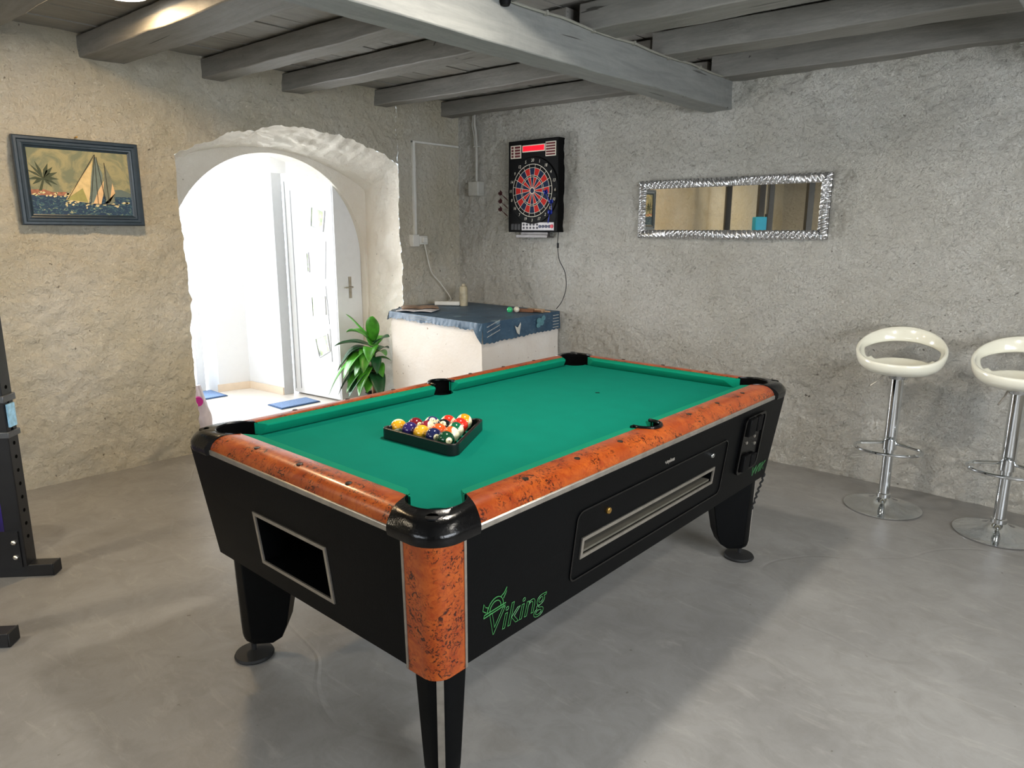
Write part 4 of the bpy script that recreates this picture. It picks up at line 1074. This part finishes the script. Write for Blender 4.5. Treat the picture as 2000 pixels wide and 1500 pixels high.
# ------------------------------------------------------------------ plastered corner counter with tablecloth
CP = [(0.02, -0.02), (1.19, -0.02), (1.30, -1.04), (0.21, -0.985), (0.02, -0.70)]
def counter():
    mb = MB(); ZC = 0.875
    dense = []
    for i in range(5):
        a, b = Vector(CP[i]), Vector(CP[(i+1) % 5])
        for k in range(24): dense.append(a+(b-a)*k/24)
    rings = []
    for j in range(31):
        z = ZC*j/30; ring = []
        for p in dense:
            q = 0.006*nz((p.x, p.y, z), 4, 91, 3); ring.append((p.x+q, p.y+q*0.6, z))
        rings.append(ring)
    mb.rings(rings); o = build('plaster_counter', mb, M_BLOCK, angle=30)
    tag(o, 'white plastered block counter built into the room corner under the dartboard', 'counter')
    # tablecloth
    k = NT('blue_tablecloth')
    c = k.mix(k.ramp(k.noise(5, 6, 0.6, dist=0.8), [(0.35, BW[0]), (0.7, BW[1])]), srgb((44, 70, 92)), srgb((70, 98, 120)))
    c = k.mix(k.ramp(k.noise(60, 3, 0.6, vec=k.mapping((0.35, 0.35, 3.0))), [(0.66, BW[0]), (0.70, (0.55,)*3)]), c, srgb((160, 178, 188)))
    c = k.mix(k.ramp(k.voro(3.2), [(0.10, (0.5,)*3), (0.13, BW[0])]), c, srgb((140, 166, 176)))
    k.link(c, k.b.inputs['Base Color']); k.b.inputs['Roughness'].default_value = 0.45; k.b.inputs['Specular IOR Level'].default_value = 0.35
    n = k.bump(k.noise(7, 6, 0.6), 0.35, 0.02); k.link(n, k.b.inputs['Normal'])
    mb = MB(); ZT = 0.881
    A, B, Cc, Dd = Vector((0.235-0.06, -1.0)), Vector((1.315, -1.055)), Vector((1.205, 0.0)), Vector((0.0, 0.0))
    L0 = Vector((0.205, -0.998)); LB = Vector((0.005, -0.69))
    N = 60
    P = [Vector((0.005, -0.005)), LB, L0, B, Vector((1.205, -0.005))]
    # top as a fan grid between left edge (corner->LB->L0) and right edge (Cc->B)
    def lefte(t):
        segs = [(Vector((0.02, -0.03)), LB), (LB, L0)]; 
        return segs[0][0]+(segs[0][1]-segs[0][0])*(t/0.66) if t < 0.66 else LB+(L0-LB)*((t-0.66)/0.34)
    def righte(t): return Vector((1.205, -0.03))+(B-Vector((1.205, -0.03)))*t
    def topf(a, b):
        p = lefte(b)+(righte(b)-lefte(b))*a
        e = min(1, 6*min(a, 1-a, 1-b)) if b > 0.0 else 0
        wr = 0.004*nz((p.x, p.y, 0), 4, 95, 3)
        return (p.x, p.y, ZT+abs(wr)*1.0*max(0, e))
    mb.grid(topf, 60, 60)
    # hanging side towards the table (front), short hang with wavy hem
    def hangf(a, b):
        p = L0+(B-L0)*a; hem = 0.052+0.010*nz((a*6, 0, 0), 1.5, 97, 3)+0.003*math.sin(a*150)+0.03*max(0, a-0.85)*6*0.3
        out = (0.010+0.008*nz((a*9, b, 0), 1.0, 99, 3))*b
        return (p.x+0.0, p.y-out-0.002, ZT-hem*b)
    mb.grid(hangf, 120, 6)
    def hangr(a, b):
        p = B+(Vector((1.205, -0.03))-B)*a; hem = 0.150-0.01*a+0.006*nz((a*6, 1, 0), 1.5, 101, 3)+0.004*math.sin(a*120)
        out = (0.012+0.008*nz((a*7, b, 0), 1.0, 103, 3))*b
        return (p.x+out+0.002, p.y, ZT-hem*b)
    mb.grid(hangr, 120, 8)
    # folded corner flap
    def flap(a, b):
        p = B+Vector((-0.07, -0.003))*(1-a); hem = 0.055+(0.15-0.055)*a
        return (p.x+0.006*a, p.y-0.012*b-0.006*math.sin(a*PI), ZT-hem*b)
    mb.grid(flap, 12, 6)
    def hangl(a, b):
        p = LB+(L0-LB)*a; d = Vector((-(L0-LB).y, (L0-LB).x)).normalized()
        q = p+Vector((-0.84, -0.54))*(0.003+0.03*b*(1-0.2*a)); return (q.x, q.y, ZT-0.07*b-0.01*nz((a*4, 0, b), 2, 105, 2))
    mb.grid(hangl, 24, 5)
    cl = build('tablecloth', mb, k.m, angle=50, fixn=False)
    tag(cl, 'wrinkled dark blue tablecloth with pale printed motifs over the corner counter', 'tablecloth')
    # printed motifs on the hanging sides
    pr = MB()
    def onr(u, z, s_=0.006): # u: distance from front corner along the right side
        a = u/1.03; p = B+(Vector((1.205, -0.03))-B)*a; return (p.x+0.0235, p.y, z)
    for (u0, z0, pts) in ((0.40, 0.80, [(-0.05, 0.035), (-0.03, 0.03), (0.0, -0.03), (0.03, -0.045), (0.05, 0.03), (0.045, 0.05), (0.01, 0.01)]),):
        pr.add([onr(u0+a, z0+b) for a, b in pts], [tuple(range(len(pts)))])
    build('butterfly_print', pr, mat('print_white', (196, 196, 188), 0.6, noise_amt=0.25, noise_scale=50), cl, fixn=False)
    lf = MB()
    for cx, cz, rx, rz_ in ((0.70, 0.835, 0.035, 0.022), (0.76, 0.85, 0.03, 0.02), (0.74, 0.815, 0.028, 0.022), (0.69, 0.80, 0.03, 0.02)):
        n = 14; ring = [(cx+rx*math.cos(2*PI*i/n), cz+rz_*math.sin(2*PI*i/n)) for i in range(n)]
        lf.add([onr(a, b) for a, b in ring], [tuple(range(n))])
    build('leaf_print', lf, mat('print_teal', (92, 140, 150), 0.6, noise_amt=0.2, noise_scale=50), cl, fixn=False)
    sc = MB()
    for row in range(5):
        pts = [onr(0.90+0.003*i, 0.856-row*0.024+0.003*math.sin(i*1.7+row)) for i in range(30)]; q = MB().tube(pts, 0.0015, 4); sc.add(q.v, q.f)
    for row in range(3):
        pts = [onr(0.03+0.004*i, 0.852-row*0.036+0.004*math.sin(i*1.5+row)+0.001*i) for i in range(40)]; q = MB().tube(pts, 0.0012, 4); sc.add(q.v, q.f)
    for row in range(2):
        P = [(L0+(B-L0)*(0.25+0.006*i)) for i in range(36)]; pts = [(p.x, p.y-0.016, 0.868-0.018*row+0.003*math.sin(i*1.9)) for i, p in enumerate(P)]; q = MB().tube(pts, 0.0012, 4); sc.add(q.v, q.f)
    build('script_print', sc, MATS['print_white'], cl, fixn=False)
counter()
ZC = 0.8835
def papers():
    for i, (x, y, rz, m, lab) in enumerate(((0.40, -0.86, 0.5, mat('magazine_white', (206, 204, 206), 0.4, noise_amt=0.15, noise_scale=25), 'white edged magazine at the bottom of the pile on the counter'),
                                  (0.33, -0.78, 0.9, mat('magazine_brown', (134, 106, 84), 0.4, noise_amt=0.5, noise_scale=18), 'open brown toned magazine on top of the white one on the counter'))):
        mb = MB()
        def f(a, b): 
            return ((a-0.5)*0.30, (b-0.5)*0.21, 0.004+0.010*abs(math.sin(a*PI*2))*0.6)
        mb.grid(f, 20, 6)
        o = build('magazine', mb, m, loc=(x, y, ZC+0.004+i*0.012), solid=0.005, rot=(0, 0, rz), fixn=False); tag(o, lab, 'magazine', 'magazines on the counter')
papers()
def ps():
    t = thing('power_strip', (0.255, -0.40, ZC+0.004), 'white power strip lying on the counter near the corner', 'power strip', 0.62)
    build('housing', MB().box(-0.11, 0.11, -0.025, 0.025, 0, 0.035), M_WHITEPL, t, bevel=0.006)
    for k in range(4): build('socket', MB().lathe([(0.017, 0.0355), (0.017, 0.032), (0.014, 0.032)], -0.07+0.047*k, 0, 16), M_GREYPL, t)
ps()
tag(build('spray_can', MB().lathe([(0.0, 0), (0.034, 0.0), (0.036, 0.01), (0.036, 0.15), (0.028, 0.168), (0.016, 0.172), (0.016, 0.19), (0.0, 0.192)], n=24), mat('can_beige', (176, 166, 140), 0.4, noise_amt=0.35, noise_scale=14), loc=(0.355, -0.30, ZC)), 'tall beige can standing on the counter in the corner', 'can')
for (x, y, c_, n_, lab) in ((1.015, -0.43, (60, 190, 120), 'green', 'small green ball on the counter below the dartboard'), (1.04, -0.375, (222, 214, 196), 'white', 'small off white ball beside the green one on the counter')):
    tag(build('small_ball', MB().sphere((0, 0, 0.024), 0.024, 20, 12), mat('small_ball_'+n_, c_, 0.2, coat=0.3, noise_amt=0.03), loc=(x, y, ZC), angle=180), lab, 'ball', 'small balls on the counter')
for (x, y, rz, c_, L, lab) in ((1.08, -0.30, 0.3, (120, 78, 50), 0.13, 'brown wooden handled brush lying on the counter behind the small balls'), (1.13, -0.24, 0.05, (170, 140, 110), 0.16, 'light wooden stick lying at the back of the counter'), (1.00, -0.33, 0.8, (130, 30, 34), 0.05, 'dark red cube of chalk behind the small balls')):
    mb = MB().box(-L/2, L/2, -0.016, 0.016, 0, 0.026); 
    if L > 0.06: mb.box(L/2, L/2+0.06, -0.008, 0.008, 0.006, 0.018)
    nm_ = 'brush' if c_[0] == 120 else ('wooden_stick' if c_[0] == 170 else 'chalk_cube')
    tag(build(nm_, mb, mat(nm_+'_wood', c_, 0.6, noise_amt=0.2, noise_scale=60), loc=(x, y, ZC), rot=(0, 0, rz), bevel=0.004), lab, nm_.replace('_', ' '))

# ------------------------------------------------------------------ wiring
def wiring():
    t = thing('wall_socket', (0.02, -0.565, 1.44), 'white double socket box on the wall right of the arch', 'socket')
    build('housing', MB().box(-0.02, 0.035, -0.035, 0.035, -0.05, 0.05), M_WHITEPL, t, bevel=0.004)
    build('cover', MB().box(-0.02, 0.03, 0.04, 0.135, -0.035, 0.04), M_WHITEPL, t, bevel=0.004)
    build('plug', MB().box(0.03, 0.06, 0.06, 0.11, -0.02, 0.028), M_WHITEPL, t, bevel=0.006)
    mb = MB().box(0.0, 0.028, -0.555, -0.53, 1.49, 2.262); mb.box(0.0, 0.026, -0.555, -0.02, 2.246, 2.262)
    tag(build('cable_trunking', mb, M_WHITEPL, bevel=0.002), 'thin white cable trunking running up from the socket and across to the corner', 'trunking')
    cord('white_cord', [(0.055, -0.475, 1.42), (0.05, -0.455, 1.36), (0.045, -0.42, 1.24), (0.045, -0.38, 1.15), (0.05, -0.28, 1.05), (0.08, -0.23, 0.97), (0.14, -0.25, 0.92), (0.17, -0.34, 0.905)], 0.0045, M_WHITEPL, 'white plug cord running from the wall socket down to the power strip')
    t = thing('junction_box', (0.255, -0.015, 1.885), 'square pale grey junction box on the back wall left of the dartboard', 'junction box')
    build('housing', MB().box(-0.06, 0.06, -0.055, 0.02, -0.062, 0.062), M_GREYPL, t, bevel=0.005)
    build('lid', MB().box(-0.056, 0.056, -0.062, -0.053, -0.058, 0.058), M_GREYPL, t, bevel=0.003)
    mb = MB().tube([(0.262, -0.035, 1.94), (0.262, -0.035, 2.25), (0.255, -0.035, 2.36), (0.235, -0.03, 2.42), (0.235, -0.03, 2.52)], 0.011, 10)
    mb.tube([(0.245, -0.035, 2.24), (0.235, -0.035, 2.34), (0.205, -0.03, 2.42), (0.225, -0.03, 2.52)], 0.007, 8)
    mb.box(0.235, 0.29, -0.05, -0.01, 2.235, 2.245)
    tag(build('conduit_pipe', mb, M_GREYPL), 'grey conduit rising from the junction box to the ceiling', 'conduit')
    # cable clipped along the main beam
    pts = []
    for i in range(70):
        y = -3.6+3.58*i/69; pts.append((2.580+0.010+0.003*(y+3.6), y, 2.488-0.010*abs(math.sin(y*5.2))+0.002))
    mb = MB().tube(pts, 0.0065, 7)
    for i in range(4, 70, 7): p = pts[i]; mb.box(p[0]-0.012, p[0]+0.010, p[1]-0.006, p[1]+0.006, p[2]-0.010, p[2]+0.010)
    tag(build('cable_on_beam', mb, mat('beam_cable_grey', (140, 138, 128), 0.5, noise_amt=0.08)), 'grey cable clipped along the upper edge of the main beam', 'cable')
    jb = MB().lathe([(0.0, -0.022), (0.018, -0.022), (0.024, -0.01), (0.024, 0.02), (0.0, 0.02)], 2.60, -2.22, 16).map(lambda x, y, z: (x, y, z+2.475))
    tag(build('junction_box_round', jb, M_BLACKMATT), 'small black round junction box on the main beam at the top edge of the photo', 'junction box')
wiring()

# ------------------------------------------------------------------ ceiling lamps
def lamp(x, y, z, r, power, col, label, es=14):
    t = thing('ceiling_lamp', (x, y, z), label, 'lamp', 0, 'round ceiling lamps')
    build('housing', MB().lathe([(r*0.9, 0.04), (r, 0.03), (r*1.02, 0.0), (r*0.94, -0.004), (r*0.94, 0.02)], n=40), M_WHITEPL, t)
    build('diffuser', MB().lathe([(0.0, -0.012), (r*0.5, -0.011), (r*0.85, -0.006), (r*0.94, 0.002)], n=40, cap=False), mat('lamp_diffuser', (255, 250, 240), 0.4, emit=(255, 250, 242), es=es, noise_amt=0.0), t)
    d = bpy.data.lights.new('lamp_glow', 'AREA'); d.shape = 'DISK'; d.size = r*1.8; d.energy = power; d.color = col
    o = bpy.data.objects.new('lamp_glow', d); COL.objects.link(o); o.parent = t; o.location = (0, 0, -0.02)
    return t
lamp(1.075, -3.178, 2.585, 0.115, 12, (1.0, 0.70, 0.36), 'glowing round ceiling lamp clipped by the top edge of the photo, above the left joists')
lamp(3.22, -2.68, 2.585, 0.10, 19, (1.0, 0.92, 0.80), 'round ceiling lamp above the pool table, just out of frame')
lamp(5.4, -2.7, 2.585, 0.12, 13, (1.0, 0.94, 0.84), 'round ceiling lamp behind the camera to the right')
lamp(1.2, -5.6, 2.585, 0.12, 16, (1.0, 0.84, 0.60), 'round ceiling lamp behind the gym rack')

# ------------------------------------------------------------------ gym rack at the left edge
def gym():
    d = Vector((-0.67, -0.74, 0)).normalized(); n = Vector((0.74, -0.67, 0)).normalized()
    A = Vector((1.202, -3.901, 0)); ang = math.atan2(d.y, d.x)
    t = thing('gym_rack', A, 'black steel power rack with perforated uprights at the left edge', 'gym rack', ang)
    # local: x along d (away), y = 90deg left of d ; n is to -y? compute
    yl_ = Vector((-d.y, d.x, 0)); sgn = 1 if yl_.dot(n) > 0 else -1
    W_, L_ = 0.58, 1.30; h = 0.0375
    def upright(x, y):
        mb = MB().box(x-h, x+h, y-h, y+h, 0.05, 2.25)
        o = build('upright', mb, M_STEEL, t, bevel=0.004)
        if x == 0 and y == 0:
            for k in range(12):
                z = 0.18+k*0.062
                q = MB().lathe([(0.0, 0), (0.0085, 0), (0.0085, 0.002)], n=12, cap=False).map(lambda a, b, c: (x-h-0.0008+c, y+a, z+b)); build('bolt_hole', q, M_VOID, o, fixn=False)
        return o
    ups = [upright(0, 0), upright(L_, 0), upright(0, sgn*W_), upright(L_, sgn*W_)]
    for j, y in enumerate((0, sgn*W_)):
        x0 = -0.138 if j == 0 else -0.27
        f = build('foot_rail', MB().box(x0, L_+0.15, y-0.032, y+0.032, 0.0, 0.055), M_STEEL, t, bevel=0.003)
        build('end_cap', MB().box(x0-0.006, x0, y-0.033, y+0.033, 0.0, 0.056), M_RUBBER, f, bevel=0.003)
        pl = MB().box(-0.02, 0.10, y+sgn*h, y+sgn*(h+0.006), 0.05, 0.22) if j == 0 else MB().box(-0.012, 0.1, y+sgn*h, y+sgn*(h+0.006), 0.05, 0.22)
        gp = build('gusset', pl, M_STEEL, t)
        for z in (0.10, 0.17): build('bolt', MB().lathe([(0.011, 0), (0.011, 0.008), (0.006, 0.012)], n=6).map(lambda a, b, c: (0.0+a, y+sgn*(h+0.006+c), z+b)), M_SILVER, gp)
    for x in (0, L_): build('crossbar', MB().box(x-h, x+h, min(0, sgn*W_), max(0, sgn*W_), 2.2, 2.26) if x else MB().tube([(0, 0, 2.22), (0, sgn*W_, 2.22)], 0.018), M_STEEL, t)
    build('crossbar', MB().box(L_-h, L_+h, min(0, sgn*W_), max(0, sgn*W_), 0.1, 0.16), M_STEEL, t)
    cl = MB().box(-h-0.008, h+0.008, -h-0.008, h+0.008, 0.80, 0.83); cl.box(-h-0.008, h+0.008, -h-0.008, h+0.008, 0.645, 0.672)
    jc = build('j_cup', cl, mat('rack_grey_metal', (96, 98, 100), 0.35, metal=0.6, noise_amt=0.1), t, bevel=0.003)
    build('label_plate', MB().box(-h-0.0095, -h-0.002, -h*0.7, h*0.7, 0.69, 0.79), mat('pale_blue_label', (150, 196, 222), 0.4, noise_amt=0.2, noise_scale=60), jc)
    build('pad', MB().box(-h-0.02, h+0.03, -h-0.03, h+0.03, 1.52, 1.70), mat('blue_pad', (20, 150, 200), 0.5, noise_amt=0.05), t, bevel=0.008)
    # cables of the pulley at the back
    for i, (x, y) in enumerate(((0.35, 0.12), (0.38, 0.17), (0.62, 0.22), (0.64, 0.30))):
        build('pulley_cable', MB().tube([(x, sgn*y, 0.3), (x, sgn*y, 2.2)], 0.004, 6), M_STEEL, t)
    build('pull_handle', MB().tube([(0.64, sgn*0.30, 1.5), (0.64, sgn*0.30, 1.75)], 0.018, 8), M_STEEL, t)
    return A, d, n
gym()
# purple exercise ball on the floor beside the rack
tag(build('exercise_ball', MB().sphere((0, 0, 0.20), 0.20, 40, 24), mat('purple_vinyl', (58, 46, 150), 0.3, noise_amt=0.15, noise_scale=12), loc=(0.83, -4.02, 0), angle=180), 'purple exercise ball peeking out behind the gym rack at the left edge', 'ball')

# ------------------------------------------------------------------ potted plant behind the counter
def plant():
    px, py = -0.03, -1.0
    t = thing('potted_plant', (px, py, 0), 'leafy green artificial plant in a dark pot between the arch and the counter', 'plant')
    build('pot', MB().lathe([(0.0, 0.0), (0.055, 0.0), (0.075, 0.14), (0.080, 0.145), (0.080, 0.165), (0.072, 0.165), (0.068, 0.14), (0.0, 0.135)], n=28), mat('dark_pot', (40, 36, 36), 0.5, noise_amt=0.1), t)
    build('trunk', MB().tube([(0, 0, 0.12), (0.003, 0.0, 0.22), (0.0, 0.004, 0.32), (0.006, 0.0, 0.42), (0, 0, 0.52)], [0.026, 0.024, 0.021, 0.018, 0.012], 12), mat('brown_stem', (168, 122, 84), 0.7, noise_amt=0.3, noise_scale=25), t)
    lv = mat('leaf_green', (74, 150, 44), 0.32, noise_amt=0.5, noise_scale=9); lv2 = mat('leaf_dark', (34, 84, 48), 0.3, noise_amt=0.4, noise_scale=12)
    k = 0; rd = random.Random(12)
    view_left = math.atan2(-0.67, -0.74)     # towards the left of the picture
    specs = []
    # (azimuth rel. to picture-left, start z, length, rise, droop)
    for (az, z, L, rise, droop) in ((0.0, 0.56, 0.26, 0.35, 0.35), (-0.25, 0.50, 0.27, 0.30, 0.75), (0.2, 0.44, 0.30, 0.45, 1.1), (0.1, 0.36, 0.24, 0.35, 0.95), (-0.5, 0.38, 0.20, 0.2, 0.9),
                                    (0.8, 0.50, 0.24, 0.5, 1.0), (-0.9, 0.48, 0.22, 0.5, 0.9), (1.2, 0.40, 0.24, 0.3, 1.1), (1.6, 0.54, 0.22, 0.6, 0.9), (2.0, 0.34, 0.22, 0.2, 1.0), (1.4, 0.30, 0.18, 0.2, 0.7),
                                    (2.4, 0.50, 0.17, 0.6, 0.6), (2.8, 0.58, 0.16, 0.7, 0.3), (3.1, 0.44, 0.15, 0.5, 0.5), (-1.6, 0.56, 0.2, 0.8, 0.5), (-2.2, 0.50, 0.18, 0.6, 0.5), (0.4, 0.60, 0.17, 1.2, 0.2), (1.8, 0.60, 0.16, 1.5, 0.2), (-1.2, 0.36, 0.2, 0.3, 0.9), (2.2, 0.40, 0.17, 0.4, 0.8), (0.6, 0.36, 0.2, 0.5, 1.1), (0.35, 0.52, 0.22, 0.55, 0.9), (-0.4, 0.44, 0.22, 0.5, 1.2), (1.0, 0.46, 0.22, 0.7, 1.2), (0.75, 0.33, 0.2, 0.4, 1.0), (1.35, 0.52, 0.22, 0.7, 1.3), (-0.1, 0.60, 0.18, 0.9, 0.6), (1.9, 0.46, 0.18, 0.6, 1.1)):
        a = view_left+az; d = Vector((math.cos(a), math.sin(a), 0)); side = Vector((-d.y, d.x, 0)); mb = MB()
        L *= (1.45 if abs(az) < 1.0 else 1.15); wv = min(L, 0.26)*0.30*rd.uniform(0.85, 1.15); nn = 12; tw = rd.uniform(-0.5, 0.5)
        def f(u, v):
            s_ = u; r = L*s_*(1-0.12*s_); zz = z+L*(rise*s_-droop*s_*s_)
            hw = wv*(max(0.0, math.sin(PI*min(1, s_*0.93+0.07)))**0.75)*(v*2-1)
            fold = abs(v*2-1)*wv*0.35*math.sin(PI*s_)
            p = d*r+side*hw*math.cos(tw*s_)+Vector((0, 0, zz+fold+hw*math.sin(tw*s_)))
            return tuple(p)
        mb.grid(f, nn, 4); build('leaf', mb, lv if k % 3 else lv2, t, angle=180, fixn=False, solid=0.0015); k += 1
plant()
# plastic bag at the foot of the arch's left side
def bag():
    t = thing('plastic_bag', (-0.52, -2.30, 0), 'crumpled white plastic bag with a magenta disc at the left foot of the arch', 'bag')
    mb = MB(); rings = []
    for j in range(13):
        z = 0.36*j/12; r = 0.10*(1-0.75*(j/12)**1.3); ring = []
        for i in range(22):
            a = 2*PI*i/22; q = 1+0.28*noise.noise(Vector((math.cos(a)*2, math.sin(a)*2, z*9))); ring.append((r*q*math.cos(a)*0.8, r*q*math.sin(a), z))
        rings.append(ring)
    mb.rings(rings); b = build('bag_body', mb, mat('milky_plastic', (226, 212, 216), 0.25, noise_amt=0.06, noise_scale=20), t, angle=60)
    dv = (CAMV-Vector((-0.52, -2.30, 0.2))); dv.z = 0; dv.normalize(); sd = Vector((-dv.y, dv.x, 0))
    n = 20; c0 = dv*0.092+Vector((0, 0, 0.25))
    build('disc_logo', MB().add([tuple(c0+sd*0.034*math.cos(2*PI*i/n)+Vector((0, 0, 0.036*math.sin(2*PI*i/n)))) for i in range(n)]+[tuple(c0-dv*0.03+sd*0.034*math.cos(2*PI*i/n)+Vector((0, 0, 0.036*math.sin(2*PI*i/n)))) for i in range(n)],
          [tuple(range(n))]+[(i, (i+1) % n, n+(i+1) % n, n+i) for i in range(n)]), mat('magenta_print', (214, 40, 150), 0.4, noise_amt=0.05), t)
bag()
